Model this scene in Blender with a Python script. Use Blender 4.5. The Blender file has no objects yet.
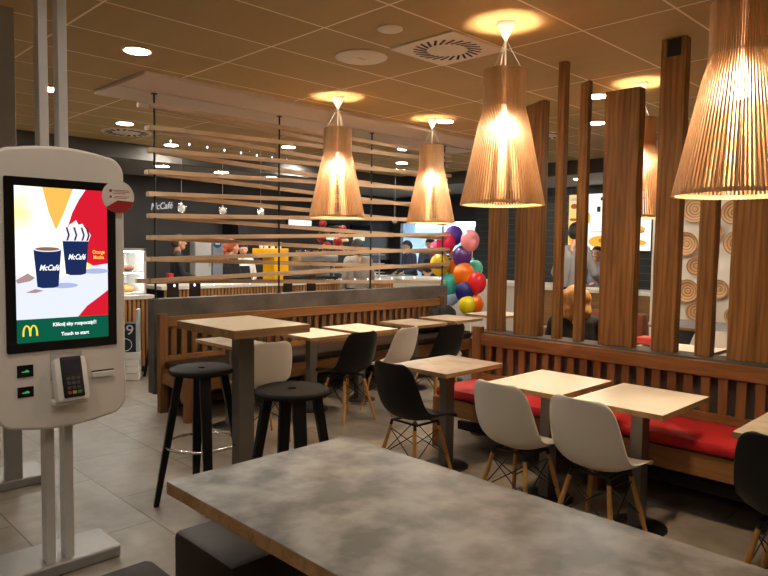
import bpy, bmesh, math, random
from mathutils import Vector, Matrix
random.seed(7)
PI = math.pi
sc = bpy.context.scene
COL = sc.collection

# ------------------------------------------------------------------ materials
def s2l(v):
    v /= 255.0
    return v / 12.92 if v <= 0.04045 else ((v + 0.055) / 1.055) ** 2.4
def rgb(r, g, b):
    return (s2l(r), s2l(g), s2l(b), 1.0)
def newmat(name):
    m = bpy.data.materials.new(name); m.use_nodes = True
    nt = m.node_tree; b = nt.nodes['Principled BSDF']
    return m, nt, b
def plain(name, c, rough=0.5, metal=0.0, var=0.05, scale=20.0, spec=None):
    m, nt, b = newmat(name)
    tc = nt.nodes.new('ShaderNodeTexCoord'); n = nt.nodes.new('ShaderNodeTexNoise')
    n.inputs['Scale'].default_value = scale; n.inputs['Detail'].default_value = 3
    mx = nt.nodes.new('ShaderNodeMixRGB'); mx.blend_type = 'MIX'
    mx.inputs[1].default_value = tuple(x * (1 - var) for x in c[:3]) + (1,)
    mx.inputs[2].default_value = tuple(min(1, x * (1 + var)) for x in c[:3]) + (1,)
    nt.links.new(tc.outputs['Object'], n.inputs['Vector']); nt.links.new(n.outputs['Fac'], mx.inputs[0])
    nt.links.new(mx.outputs[0], b.inputs['Base Color'])
    b.inputs['Roughness'].default_value = rough; b.inputs['Metallic'].default_value = metal
    if spec is not None: b.inputs['Specular IOR Level'].default_value = spec
    return m
def wood(name, c1, c2, axis='Z', scale=6.0, rough=0.5, knots=0.0, spec=0.3):
    m, nt, b = newmat(name)
    tc = nt.nodes.new('ShaderNodeTexCoord'); mp = nt.nodes.new('ShaderNodeMapping')
    st = {'X': (0.08, 1, 1), 'Y': (1, 0.08, 1), 'Z': (1, 1, 0.08)}[axis]
    mp.inputs['Scale'].default_value = st
    w = nt.nodes.new('ShaderNodeTexNoise'); w.inputs['Scale'].default_value = scale * 5; w.inputs['Detail'].default_value = 6
    w.inputs['Distortion'].default_value = 1.2
    w2 = nt.nodes.new('ShaderNodeTexNoise'); w2.inputs['Scale'].default_value = scale * 1.2; w2.inputs['Detail'].default_value = 2
    ad = nt.nodes.new('ShaderNodeMath'); ad.operation = 'ADD'
    ml = nt.nodes.new('ShaderNodeMath'); ml.operation = 'MULTIPLY'; ml.inputs[1].default_value = 0.5
    rp = nt.nodes.new('ShaderNodeValToRGB')
    rp.color_ramp.elements[0].position = 0.36; rp.color_ramp.elements[0].color = c1
    rp.color_ramp.elements[1].position = 0.64; rp.color_ramp.elements[1].color = c2
    L = nt.links.new
    oi = nt.nodes.new('ShaderNodeObjectInfo'); vm = nt.nodes.new('ShaderNodeVectorMath'); vm.operation = 'ADD'
    ms = nt.nodes.new('ShaderNodeMath'); ms.operation = 'MULTIPLY'; ms.inputs[1].default_value = 37.0
    L(oi.outputs['Random'], ms.inputs[0]); L(tc.outputs['Object'], vm.inputs[0]); L(ms.outputs[0], vm.inputs[1])
    L(vm.outputs[0], mp.inputs['Vector']); L(mp.outputs[0], w.inputs['Vector']); L(mp.outputs[0], w2.inputs['Vector'])
    L(w.outputs['Fac'], ad.inputs[0]); L(w2.outputs['Fac'], ad.inputs[1]); L(ad.outputs[0], ml.inputs[0]); L(ml.outputs[0], rp.inputs[0])
    if knots:
        wv = nt.nodes.new('ShaderNodeTexWave'); wv.wave_type = 'RINGS'; wv.rings_direction = 'SPHERICAL'
        wv.inputs['Scale'].default_value = 6.0; wv.inputs['Distortion'].default_value = 3.0; wv.inputs['Detail'].default_value = 2
        wv.inputs['Detail Scale'].default_value = 1.5
        mp2 = nt.nodes.new('ShaderNodeMapping'); mp2.inputs['Scale'].default_value = (2.0, 2.0, 0.22) if axis == 'Z' else (0.22, 2.0, 2.0)
        L(vm.outputs[0], mp2.inputs['Vector']); L(mp2.outputs[0], wv.inputs['Vector'])
        mx = nt.nodes.new('ShaderNodeMixRGB'); mx.blend_type = 'MULTIPLY'; mx.inputs[0].default_value = knots
        L(rp.outputs[0], mx.inputs[1])
        r2 = nt.nodes.new('ShaderNodeValToRGB'); r2.color_ramp.elements[0].color = (0.45, 0.4, 0.35, 1); r2.color_ramp.elements[1].color = (1, 1, 1, 1)
        r2.color_ramp.elements[1].position = 0.6
        L(wv.outputs['Fac'], r2.inputs[0]); L(r2.outputs[0], mx.inputs[2]); L(mx.outputs[0], b.inputs['Base Color'])
    else:
        L(rp.outputs[0], b.inputs['Base Color'])
    b.inputs['Roughness'].default_value = rough; b.inputs['Specular IOR Level'].default_value = spec
    return m
def mottled(name, c1, c2, scale=3.0, rough=0.5, detail=6, spec=0.5, lo=0.35, hi=0.65):
    m, nt, b = newmat(name)
    tc = nt.nodes.new('ShaderNodeTexCoord'); n = nt.nodes.new('ShaderNodeTexNoise')
    n.inputs['Scale'].default_value = scale; n.inputs['Detail'].default_value = detail; n.inputs['Roughness'].default_value = 0.55
    rp = nt.nodes.new('ShaderNodeValToRGB')
    rp.color_ramp.elements[0].position = lo; rp.color_ramp.elements[0].color = c1
    rp.color_ramp.elements[1].position = hi; rp.color_ramp.elements[1].color = c2
    nt.links.new(tc.outputs['Object'], n.inputs['Vector']); nt.links.new(n.outputs['Fac'], rp.inputs[0]); nt.links.new(rp.outputs[0], b.inputs['Base Color'])
    b.inputs['Roughness'].default_value = rough; b.inputs['Specular IOR Level'].default_value = spec
    return m
def emit(name, c, strength):
    m = bpy.data.materials.new(name); m.use_nodes = True
    nt = m.node_tree; nt.nodes.clear()
    e = nt.nodes.new('ShaderNodeEmission'); o = nt.nodes.new('ShaderNodeOutputMaterial')
    e.inputs[0].default_value = c; e.inputs[1].default_value = strength
    nt.links.new(e.outputs[0], o.inputs[0]); return m
def glassy(name, tint=(0.9, 0.95, 1, 1), amount=0.12):
    m = bpy.data.materials.new(name); m.use_nodes = True
    nt = m.node_tree; nt.nodes.clear()
    t = nt.nodes.new('ShaderNodeBsdfTransparent'); g = nt.nodes.new('ShaderNodeBsdfGlossy'); mx = nt.nodes.new('ShaderNodeMixShader')
    o = nt.nodes.new('ShaderNodeOutputMaterial'); g.inputs['Roughness'].default_value = 0.05; t.inputs[0].default_value = tint
    mx.inputs[0].default_value = amount
    nt.links.new(t.outputs[0], mx.inputs[1]); nt.links.new(g.outputs[0], mx.inputs[2]); nt.links.new(mx.outputs[0], o.inputs[0]); return m
def grid_tiles(name, c1, c2, grout, w, h, off, mortar, rough, rot=0.0, loc=(0, 0, 0), wall=None, speck=60.0, bump=0.0, mott=0.5):
    m, nt, b = newmat(name); L = nt.links.new
    tc = nt.nodes.new('ShaderNodeTexCoord'); mp = nt.nodes.new('ShaderNodeMapping')
    mp.inputs['Rotation'].default_value = (0, 0, rot); mp.inputs['Location'].default_value = loc
    if wall:
        sp = nt.nodes.new('ShaderNodeSeparateXYZ'); cb = nt.nodes.new('ShaderNodeCombineXYZ')
        L(tc.outputs['Object'], sp.inputs[0]); L(sp.outputs[wall], cb.inputs[0]); L(sp.outputs['Z'], cb.inputs[1]); L(cb.outputs[0], mp.inputs['Vector'])
    else:
        L(tc.outputs['Object'], mp.inputs['Vector'])
    br = nt.nodes.new('ShaderNodeTexBrick'); br.offset = off; br.offset_frequency = 2; br.squash = 1.0
    br.inputs['Scale'].default_value = 1.0; br.inputs['Brick Width'].default_value = w; br.inputs['Row Height'].default_value = h
    br.inputs['Mortar Size'].default_value = mortar; br.inputs['Mortar Smooth'].default_value = 0.1; br.inputs['Bias'].default_value = 0
    br.inputs['Color1'].default_value = c1; br.inputs['Color2'].default_value = c2; br.inputs['Mortar'].default_value = grout
    L(mp.outputs[0], br.inputs['Vector'])
    n = nt.nodes.new('ShaderNodeTexNoise'); n.inputs['Scale'].default_value = speck; n.inputs['Detail'].default_value = 5
    L(tc.outputs['Object'], n.inputs['Vector'])
    n2 = nt.nodes.new('ShaderNodeTexNoise'); n2.inputs['Scale'].default_value = 2.2; n2.inputs['Detail'].default_value = 4
    mp3 = nt.nodes.new('ShaderNodeMapping'); mp3.inputs['Scale'].default_value = (2.2, 0.6, 1)
    L(tc.outputs['Object'], mp3.inputs['Vector']); L(mp3.outputs[0], n2.inputs['Vector'])
    ad = nt.nodes.new('ShaderNodeMath'); ad.operation = 'ADD'; L(n.outputs['Fac'], ad.inputs[0]); L(n2.outputs['Fac'], ad.inputs[1])
    mr = nt.nodes.new('ShaderNodeMapRange'); mr.inputs[1].default_value = 0.7; mr.inputs[2].default_value = 1.3
    mr.inputs[3].default_value = 1 - 0.3 * mott; mr.inputs[4].default_value = 1 + 0.3 * mott
    L(ad.outputs[0], mr.inputs[0])
    mx = nt.nodes.new('ShaderNodeMixRGB'); mx.blend_type = 'MULTIPLY'; mx.inputs[0].default_value = 1
    L(br.outputs['Color'], mx.inputs[1]); L(mr.outputs[0], mx.inputs[2]); L(mx.outputs[0], b.inputs['Base Color'])
    b.inputs['Roughness'].default_value = rough
    if bump:
        bp = nt.nodes.new('ShaderNodeBump'); bp.inputs['Strength'].default_value = bump; bp.inputs['Distance'].default_value = 0.003
        bp.invert = True; L(br.outputs['Fac'], bp.inputs['Height']); L(bp.outputs[0], b.inputs['Normal'])
    return m

M = {}
M['ceil'] = grid_tiles('ceiling_tile', rgb(184, 154, 102), rgb(177, 147, 97), rgb(244, 226, 190), 1.2, 0.6, 0.0, 0.008, 0.85, loc=(-0.44, -0.45, 0), speck=160, mott=0.22)
M['floor'] = grid_tiles('floor_tile', rgb(136, 126, 114), rgb(126, 117, 106), rgb(86, 78, 70), 0.9, 0.6, 0.5, 0.005, 0.42, rot=-PI / 2, loc=(0.08, -0.13, 0), speck=9, mott=0.8, bump=0.3)
M['wall_dark'] = plain('dark_painted_wall', rgb(48, 46, 48), 0.6)
M['tile_dark'] = grid_tiles('dark_glazed_tile', rgb(52, 56, 56), rgb(46, 50, 50), rgb(92, 98, 96), 0.6, 0.13, 0.0, 0.004, 0.35, wall='Y', mott=0.2)
M['soffit'] = plain('grey_soffit', rgb(150, 145, 140), 0.7)
M['fascia'] = plain('charcoal_fascia', rgb(66, 62, 58), 0.7)
M['plaster'] = plain('white_plaster', rgb(222, 212, 198), 0.7, var=0.02)
M['panel'] = plain('pale_ceiling_panel', rgb(214, 192, 172), 0.7, var=0.02)
M['concrete'] = mottled('dark_concrete', rgb(64, 60, 58), rgb(104, 97, 92), 2.5, 0.6)
M['laminate'] = mottled('grey_cement_laminate', rgb(86, 86, 85), rgb(146, 145, 142), 6.5, 0.42, lo=0.38, hi=0.64)
M['laminate2'] = mottled('grey_cement_laminate_light', rgb(150, 138, 122), rgb(186, 172, 152), 6, 0.4)
M['laminate3'] = mottled('cool_grey_laminate', rgb(104, 104, 108), rgb(130, 130, 134), 5, 0.4)
M['edge'] = wood('oak_edge', rgb(138, 102, 66), rgb(178, 138, 94), 'X', 8, 0.5)
M['white_top'] = plain('cream_laminate', rgb(240, 228, 210), 0.35, var=0.015)
M['high_top'] = plain('beige_laminate', rgb(224, 206, 172), 0.4, var=0.03)
M['steel'] = plain('brushed_dark_steel', rgb(116, 111, 106), 0.42, 0.45, var=0.12, scale=6)
M['alu'] = plain('satin_aluminium', rgb(216, 214, 212), 0.4, 0.15, var=0.05)
M['grey_metal'] = plain('grey_coated_metal', rgb(152, 150, 148), 0.45, 0.25, var=0.06)
M['chrome'] = plain('chrome', rgb(225, 225, 225), 0.12, 1.0, var=0.02)
M['black_metal'] = plain('black_metal', rgb(26, 25, 25), 0.45, 0.2)
M['black_wood'] = plain('black_stained_wood', rgb(18, 17, 16), 0.55, spec=.3)
M['seat_dark'] = plain('charcoal_seat', rgb(32, 29, 26), 0.7, spec=.2)
M['shell_white'] = plain('white_shell', rgb(226, 218, 206), 0.35, var=0.01)
M['shell_black'] = plain('black_shell', rgb(17, 17, 17), 0.5, var=0.02, spec=.3)
M['beech'] = wood('beech_leg', rgb(172, 122, 66), rgb(206, 156, 94), 'Z', 8, 0.45)
M['bench'] = wood('stained_pine_bench', rgb(112, 74, 42), rgb(152, 106, 62), 'X', 5, 0.5)
M['benchv'] = wood('stained_pine_upright', rgb(104, 70, 41), rgb(143, 98, 58), 'Z', 5, 0.5)
M['post'] = wood('rough_pine_timber', rgb(108, 72, 38), rgb(164, 118, 68), 'Z', 4, 0.6, knots=0.5)
M['oak_slat'] = wood('oak_slat', rgb(166, 138, 110), rgb(196, 168, 138), 'X', 5, 0.5)
M['birch'] = wood('birch_slat', rgb(206, 164, 120), rgb(232, 196, 152), 'Z', 10, 0.55)
def add_translucency(m, f):
    nt = m.node_tree; b = nt.nodes['Principled BSDF']; o = [n for n in nt.nodes if n.type == 'OUTPUT_MATERIAL'][0]
    tr = nt.nodes.new('ShaderNodeBsdfTranslucent'); mx = nt.nodes.new('ShaderNodeMixShader'); mx.inputs[0].default_value = f
    tr.inputs[0].default_value = (.95, .72, .42, 1)
    nt.links.new(b.outputs[0], mx.inputs[1]); nt.links.new(tr.outputs[0], mx.inputs[2]); nt.links.new(mx.outputs[0], o.inputs[0])
add_translucency(M['birch'], .08)
M['red'] = plain('red_fabric', rgb(180, 18, 24), 0.75, var=0.06, scale=60)
M['brown_leather'] = plain('brown_leather', rgb(44, 32, 26), 0.55, var=0.1, spec=.3)
M['sofa'] = plain('chestnut_leather', rgb(122, 66, 42), 0.45, var=0.08)
M['kiosk_white'] = plain('kiosk_white', rgb(242, 234, 226), 0.4, var=0.01)
M['white_plastic'] = plain('white_plastic', rgb(236, 232, 226), 0.35, var=0.01)
M['black_gloss'] = plain('black_gloss', rgb(12, 12, 14), 0.12, var=0.02)
M['black_plastic'] = plain('black_plastic', rgb(24, 24, 26), 0.4)
M['grey_plastic'] = plain('grey_plastic', rgb(190, 182, 174), 0.5)
M['batten'] = wood('counter_batten', rgb(160, 110, 62), rgb(200, 148, 92), 'Z', 6, 0.5)
M['solid_white'] = plain('white_worktop', rgb(240, 234, 222), 0.3, var=0.01)
M['grey_front'] = plain('grey_counter_front', rgb(190, 182, 172), 0.55, var=0.03)
M['brown_front'] = wood('brown_counter_front', rgb(126, 92, 60), rgb(152, 114, 76), 'Y', 4, 0.5)
M['yellow'] = plain('yellow_enamel', rgb(250, 184, 8), 0.35, var=0.02)
M['cab_grey'] = plain('pale_grey_cabinet', rgb(196, 198, 200), 0.45, var=0.02)
M['stainless'] = plain('stainless', rgb(190, 192, 194), 0.3, 0.8, var=0.05)
M['kitchen_wall'] = plain('kitchen_pale_wall', rgb(182, 202, 216), 0.5, var=0.03)
M['bulb'] = emit('warm_bulb', (1.0, 0.82, 0.57, 1), 330.0)
M['down'] = emit('downlight_glow', (1.0, 0.93, 0.80, 1), 560.0)
M['down_cool'] = emit('soffit_downlight_glow', (1.0, 0.88, 0.72, 1), 190.0)
M['led'] = emit('led_point', (0.70, 0.66, 1.0, 1), 3.5)
M['kitchen_light'] = emit('kitchen_light', (0.74, 0.89, 1.0, 1), 85.0)
M['glass'] = glassy('clear_glass')
M['clear'] = glassy('clear_plastic', (0.85, 0.85, 0.9, 1), 0.25)
M['skin'] = plain('skin', rgb(214, 160, 130), 0.5, var=0.03)
M['lip'] = plain('lips', rgb(176, 96, 86), 0.5)
def turned(name):
    m, nt, b = newmat(name); tc = nt.nodes.new('ShaderNodeTexCoord'); wv = nt.nodes.new('ShaderNodeTexWave')
    wv.wave_type = 'RINGS'; wv.rings_direction = 'X'; wv.inputs['Scale'].default_value = 9.0; wv.inputs['Distortion'].default_value = .6; wv.inputs['Detail'].default_value = 2
    rp = nt.nodes.new('ShaderNodeValToRGB'); rp.color_ramp.elements[0].color = rgb(150, 104, 62); rp.color_ramp.elements[1].color = rgb(206, 162, 114)
    rp.color_ramp.elements[1].position = .45
    nt.links.new(tc.outputs['Object'], wv.inputs['Vector']); nt.links.new(wv.outputs['Fac'], rp.inputs[0]); nt.links.new(rp.outputs[0], b.inputs['Base Color']); b.inputs['Roughness'].default_value = .5
    return m
M['dish'] = turned('turned_wood')
M['vent_dark'] = plain('vent_dark', rgb(28, 22, 18), 0.8)
M['vent_white'] = plain('vent_white', rgb(232, 214, 190), 0.55, var=0.01)
M['paper'] = plain('white_paper', rgb(238, 234, 226), 0.7, var=0.01)
M['cloth_black'] = plain('black_cloth', rgb(22, 22, 24), 0.85, var=0.1)
M['navy'] = plain('navy_sign', rgb(20, 32, 48), 0.5)
def cm(key, c, rough=0.6, **k):
    if key not in M: M[key] = plain(key, c, rough, **k)
    return M[key]

# ------------------------------------------------------------------ mesh helpers
class MB:
    def __init__(s): s.bm = bmesh.new()
    def box(s, x0, x1, y0, y1, z0, z1, bev=0.0, rot=None, piv=None):
        r = bmesh.ops.create_cube(s.bm, size=1.0); vs = r['verts']
        for v in vs:
            v.co = Vector(((x0 + x1) / 2 + v.co.x * (x1 - x0), (y0 + y1) / 2 + v.co.y * (y1 - y0), (z0 + z1) / 2 + v.co.z * (z1 - z0)))
        if bev > 0:
            es = list({e for v in vs for e in v.link_edges})
            r2 = bmesh.ops.bevel(s.bm, geom=es, offset=bev, segments=2, affect='EDGES', profile=0.5)
            vs = list({v for f in r2['faces'] for v in f.verts} | {v for v in vs if v.is_valid})
        if rot is not None:
            bmesh.ops.rotate(s.bm, verts=vs, cent=piv or (0, 0, 0), matrix=rot)
        return s
    def cyl(s, p1, p2, r1, r2=None, n=16, caps=True):
        p1 = Vector(p1); p2 = Vector(p2); r2 = r1 if r2 is None else r2
        d = p2 - p1; L = d.length
        r = bmesh.ops.create_cone(s.bm, cap_ends=caps, segments=n, radius1=r1, radius2=r2, depth=L)
        q = Vector((0, 0, 1)).rotation_difference(d.normalized()).to_matrix().to_4x4()
        bmesh.ops.transform(s.bm, matrix=Matrix.Translation((p1 + p2) / 2) @ q, verts=r['verts']); return s
    def tube(s, pts, rad, n=8):
        for a, b in zip(pts, pts[1:]): s.cyl(a, b, rad, n=n)
        for p in pts[1:-1]: s.ball(p, rad, 6)
        return s
    def ball(s, c, r, n=12, sc3=(1, 1, 1)):
        q = bmesh.ops.create_uvsphere(s.bm, u_segments=n * 2 if n > 6 else 8, v_segments=n, radius=r)
        for v in q['verts']: v.co = Vector((c[0] + v.co.x * sc3[0], c[1] + v.co.y * sc3[1], c[2] + v.co.z * sc3[2]))
        return s
    def lathe(s, prof, n=32, c=(0, 0, 0), axis='Z'):
        rings = []
        for r, z in prof:
            ring = []
            for k in range(n):
                a = 2 * PI * k / n
                p = (c[0] + r * math.cos(a), c[1] + r * math.sin(a), c[2] + z) if axis == 'Z' else (c[0] + z, c[1] + r * math.cos(a), c[2] + r * math.sin(a))
                ring.append(s.bm.verts.new(p))
            rings.append(ring)
        for a, b in zip(rings, rings[1:]):
            for k in range(n):
                s.bm.faces.new((a[k], a[(k + 1) % n], b[(k + 1) % n], b[k]))
        for ring in (() if prof[0] == prof[-1] else (rings[0], rings[-1])):
            try: s.bm.faces.new(ring)
            except Exception: pass
        return s
    def prism(s, pts, d0, d1, axis='Y'):
        """2-D outline extruded from d0 to d1 along axis (outline in the two other axes)."""
        def P(u, v, d): return {'X': (d, u, v), 'Y': (u, d, v), 'Z': (u, v, d)}[axis]
        a = [s.bm.verts.new(P(u, v, d0)) for u, v in pts]; b = [s.bm.verts.new(P(u, v, d1)) for u, v in pts]
        n = len(pts)
        s.bm.faces.new(a); s.bm.faces.new(list(reversed(b)))
        for k in range(n): s.bm.faces.new((a[k], b[k], b[(k + 1) % n], a[(k + 1) % n]))
        return s
    def build(s, name, m, parent=None, smooth=False, loc=None, rz=0.0, ang=0.6, bev=0.0):
        bmesh.ops.recalc_face_normals(s.bm, faces=s.bm.faces[:])
        me = bpy.data.meshes.new(name); s.bm.to_mesh(me); s.bm.free()
        me.materials.append(m)
        o = bpy.data.objects.new(name, me); COL.objects.link(o)
        if smooth:
            for p in me.polygons: p.use_smooth = True
            try: me.set_sharp_from_angle(angle=ang)
            except Exception: pass
        if parent is not None: o.parent = parent
        if loc is not None: o.location = loc
        o.rotation_euler.z = rz
        if bev:
            mod = o.modifiers.new('bevel', 'BEVEL'); mod.width = bev; mod.segments = 2; mod.limit_method = 'ANGLE'
        return o
def tag(o, label=None, cat=None, group=None, kind=None):
    if label: o['label'] = label
    if cat: o['category'] = cat
    if group: o['group'] = group
    if kind: o['kind'] = kind
    return o
def empty(name, loc=(0, 0, 0), rz=0.0):
    o = bpy.data.objects.new(name, None); COL.objects.link(o); o.location = loc; o.rotation_euler.z = rz
    o.empty_display_size = 0.1; return o
def thing(name, label, cat, loc=(0, 0, 0), rz=0.0, group=None, kind=None):
    return tag(empty(name, loc, rz), label, cat, group, kind)
def struct(o, label, cat):
    return tag(o, label, cat, kind='structure')
def copy_tree(o, parent=None):
    c = o.copy(); COL.objects.link(c)
    if parent is not None: c.parent = parent
    for ch in list(o.children): copy_tree(ch, c)
    return c
def dup(o, loc, rz, label):
    c = copy_tree(o); c.location = loc; c.rotation_euler.z = rz; c['label'] = label; return c
def text_mesh(name, body, size, m, parent=None, loc=(0, 0, 0), rot=(PI / 2, 0, 0), shear=0.0, extrude=0.0, align='CENTER', bold=0.0, squeeze=1.0, width=None):
    cu = bpy.data.curves.new(name, 'FONT'); cu.body = body; cu.size = size; cu.shear = shear; cu.extrude = extrude
    cu.align_x = align; cu.align_y = 'CENTER'; cu.offset = bold; cu.resolution_u = 3
    t = bpy.data.objects.new(name, cu); COL.objects.link(t)
    dg = bpy.context.evaluated_depsgraph_get(); me = bpy.data.meshes.new_from_object(t.evaluated_get(dg))
    bpy.data.objects.remove(t); bpy.data.curves.remove(cu)
    if width:
        xs = [v.co.x for v in me.vertices]; f = width / (max(xs) - min(xs))
        for v in me.vertices: v.co.x *= f
    me.name = name; me.materials.clear(); me.materials.append(m)
    o = bpy.data.objects.new(name, me); COL.objects.link(o)
    if parent is not None: o.parent = parent
    o.location = loc; o.rotation_euler = rot; return o
def flat(name, pts, m, parent, d, axis='Y', thick=0.0006):
    """thin printed or lit layer: outline pts in the plane, standing thick in front of d"""
    mb = MB(); mb.prism(pts, d, d - thick, axis); return mb.build(name, m, parent)
def rounded(x0, x1, y0, y1, r, n=6, rs=None):
    rs = rs or (r, r, r, r); pts = []
    for (cx, cy, a0), r in zip(((x1, y1, 0), (x0, y1, PI / 2), (x0, y0, PI), (x1, y0, 1.5 * PI)), rs):
        px = cx - r if cx == x1 else cx + r; py = cy - r if cy == y1 else cy + r
        for k in range(n + 1):
            a = a0 + PI / 2 * k / n; pts.append((px + r * math.cos(a), py + r * math.sin(a)))
    return pts
def ell(cx, cy, rx, ry, n=24, a0=0.0, a1=2 * PI):
    full = abs(a1 - a0 - 2 * PI) < 1e-6
    return [(cx + rx * math.cos(a0 + (a1 - a0) * k / (n if full else n - 1)), cy + ry * math.sin(a0 + (a1 - a0) * k / (n if full else n - 1))) for k in range(n)]

# ------------------------------------------------------------------ camera
f_px, yaw, pitch, roll, H = 662.304, 0.789460, 0.0603936, 0.0131134, 1.56
d = Vector((math.cos(pitch) * math.cos(yaw), math.cos(pitch) * math.sin(yaw), -math.sin(pitch)))
r = d.cross(Vector((0, 0, 1))).normalized(); u = r.cross(d)
cr, sr = math.cos(roll), math.sin(roll)
r2 = cr * r + sr * u; u2 = -sr * r + cr * u
cam = bpy.data.cameras.new('camera'); cam.sensor_width = 36.0; cam.lens = f_px / 768 * 36; cam.clip_start = 0.05; cam.clip_end = 100
co = bpy.data.objects.new('camera', cam); COL.objects.link(co)
co.matrix_world = Matrix(((r2.x, u2.x, -d.x, 0), (r2.y, u2.y, -d.y, 0), (r2.z, u2.z, -d.z, H), (0, 0, 0, 1)))
sc.camera = co

# ------------------------------------------------------------------ the setting
CZ = 3.0
mb = MB(); mb.box(-3, 16, -3, 15, -0.1, 0); struct(mb.build('floor', M['floor']), 'grey beige stone tile floor of the restaurant', 'floor')
mb = MB()
mb.box(-3, 9.7, -3, 9.33, CZ, CZ + 0.08)
struct(mb.build('ceiling', M['ceil']), 'brown tiled suspended ceiling with pale grid lines', 'ceiling')
mb = MB(); mb.box(-3, 16, 9.33, 9.41, 2.78, 3.08); mb.box(9.7, 9.78, -3, 9.33, 2.78, 3.08)
struct(mb.build('trim_1', M['fascia']), 'dark band where the ceiling steps down over the counters', 'ceiling fascia')
mb = MB(); mb.box(-3, 16, 9.41, 15, 2.78, 2.86); mb.box(9.78, 16, -3, 9.41, 2.78, 2.86)
struct(mb.build('trim_2', M['soffit']), 'lower grey ceiling above the counters', 'soffit')
mb = MB(); mb.box(-3, 11.6, 11.4, 11.5, 0, 2.78); mb.box(11.6, 11.7, 8.9, 11.5, 2.16, 2.78); mb.box(11.6, 11.7, 11.15, 11.5, 0, 2.16)
struct(mb.build('wall_back', M['wall_dark']), 'near black wall behind the coffee counter', 'wall')
mb = MB(); mb.box(11.6, 11.7, -3, 8.9, 0, 2.78)
struct(mb.build('wall_right', M['tile_dark']), 'dark tiled wall behind the order counter', 'wall')
mb = MB(); mb.box(15.4, 15.5, 5, 15, 0, 2.78); mb.box(11.7, 15.4, 5.0, 5.1, 0, 2.78); mb.box(11.7, 15.4, 14.6, 14.7, 0, 2.78)
struct(mb.build('wall_kitchen', M['kitchen_wall']), 'pale blue kitchen wall seen through the serving opening', 'wall')
mb = MB(); mb.box(-3.1, -3, -3, 15, 0, CZ)
struct(mb.build('wall_left', M['plaster']), 'pale side wall beyond the kiosks', 'wall')
mb = MB(); mb.box(-3, 9.7, -3.1, -3, 0, CZ)
struct(mb.build('wall_front', M['plaster']), 'pale wall behind the viewer', 'wall')
mb = MB(); mb.box(8.6, 8.75, -1.5, 3.70, 0, CZ)
struct(mb.build('wall_dishes', M['plaster']), 'white wall hung with round wooden dishes', 'wall')
# low wall carrying the slat screen
mb = MB(); mb.box(2.80, 7.05, 5.86, 5.985, 0.16, 1.055, 0.004); mb.box(2.95, 6.95, 5.88, 5.965, 0, 0.16)
struct(mb.build('wall_low', M['concrete']), 'low dark concrete wall behind the far slatted bench', 'low wall')
# low wall carrying the timber posts
mb = MB(); mb.box(4.50, 4.72, -0.5, 3.44, 0, 0.87, 0.004)
struct(mb.build('wall_ledge', M['concrete']), 'low grey ledge wall carrying the row of timber posts', 'low wall')
# pale panel below the ceiling over the screen
mb = MB(); mb.box(2.5, 7.7, 5.36, 6.42, 2.965, 3.0, 0.003); mb.box(2.5, 7.7, 5.885, 5.90, 2.957, 2.966)
struct(mb.build('trim_3', M['panel']), 'long pale panel on the ceiling above the slat screen', 'ceiling panel')

# ------------------------------------------------------------------ downlights, vents, speakers
def downlight(x, y, z, label, group='recessed downlights in the tiled ceiling', m='down', r=0.088):
    t = thing('downlight', label, 'ceiling light', (x, y, z), 0, group)
    mb = MB(); mb.lathe([(r + 0.001, 0.0), (r + 0.018, -0.001), (r + 0.016, -0.006), (r, -0.004), (r + 0.001, 0.0)], 28); mb.build('trim_ring', M['vent_white'], t, True)
    mb = MB(); mb.lathe([(0.0005, -0.003), (r, -0.003)], 28); mb.build('lens', M[m], t)
    return t
downlight(2.22, 4.88, CZ, 'largest round downlight, above the left end of the pale ceiling panel')
downlight(2.19, 6.68, CZ, 'round downlight seen between the two kiosk poles')
downlight(3.42, 7.87, CZ, 'round downlight beside the round far ceiling vent')
downlight(4.60, 9.03, CZ, 'round downlight just right of the leftmost screen rod, near the dark band')
downlight(4.64, 6.66, CZ, 'round downlight just left of the second screen rod, behind the topmost slat')
downlight(5.82, 7.87, CZ, 'round downlight just right of the second screen rod')
downlight(7.05, 9.10, CZ, 'round downlight behind the slats left of the leftmost pendant lamp')
downlight(7.05, 6.73, CZ, 'upper of two downlights between the two far pendant lamps')
downlight(8.17, 7.85, CZ, 'lower of two downlights between the two far pendant lamps')
downlight(5.83, 4.93, CZ, 'round downlight touching the cord of the second pendant lamp')
downlight(5.82, 3.08, CZ, 'upper of two downlights beside the thin timber post')
downlight(7.03, 3.71, CZ, 'lower of two downlights beside the thin timber post')
SG = 'small downlights in the lower grey ceiling'
for x, y, l in ((4.83, 9.8, 'small soffit downlight at the left above the coffee sign'), (5.88, 9.8, 'second small soffit downlight from the left'),
                (6.85, 9.8, 'third small soffit downlight from the left, by the second rod'), (8.1, 9.8, 'soffit downlight left of the leftmost pendant lamp'),
                (10.6, 6.9, 'soffit downlight behind the thinnest timber post'), (10.4, 5.75, 'soffit downlight above the menu boards, between two posts')):
    downlight(x, y, 2.78, l, SG, 'down_cool', 0.11)
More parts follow.
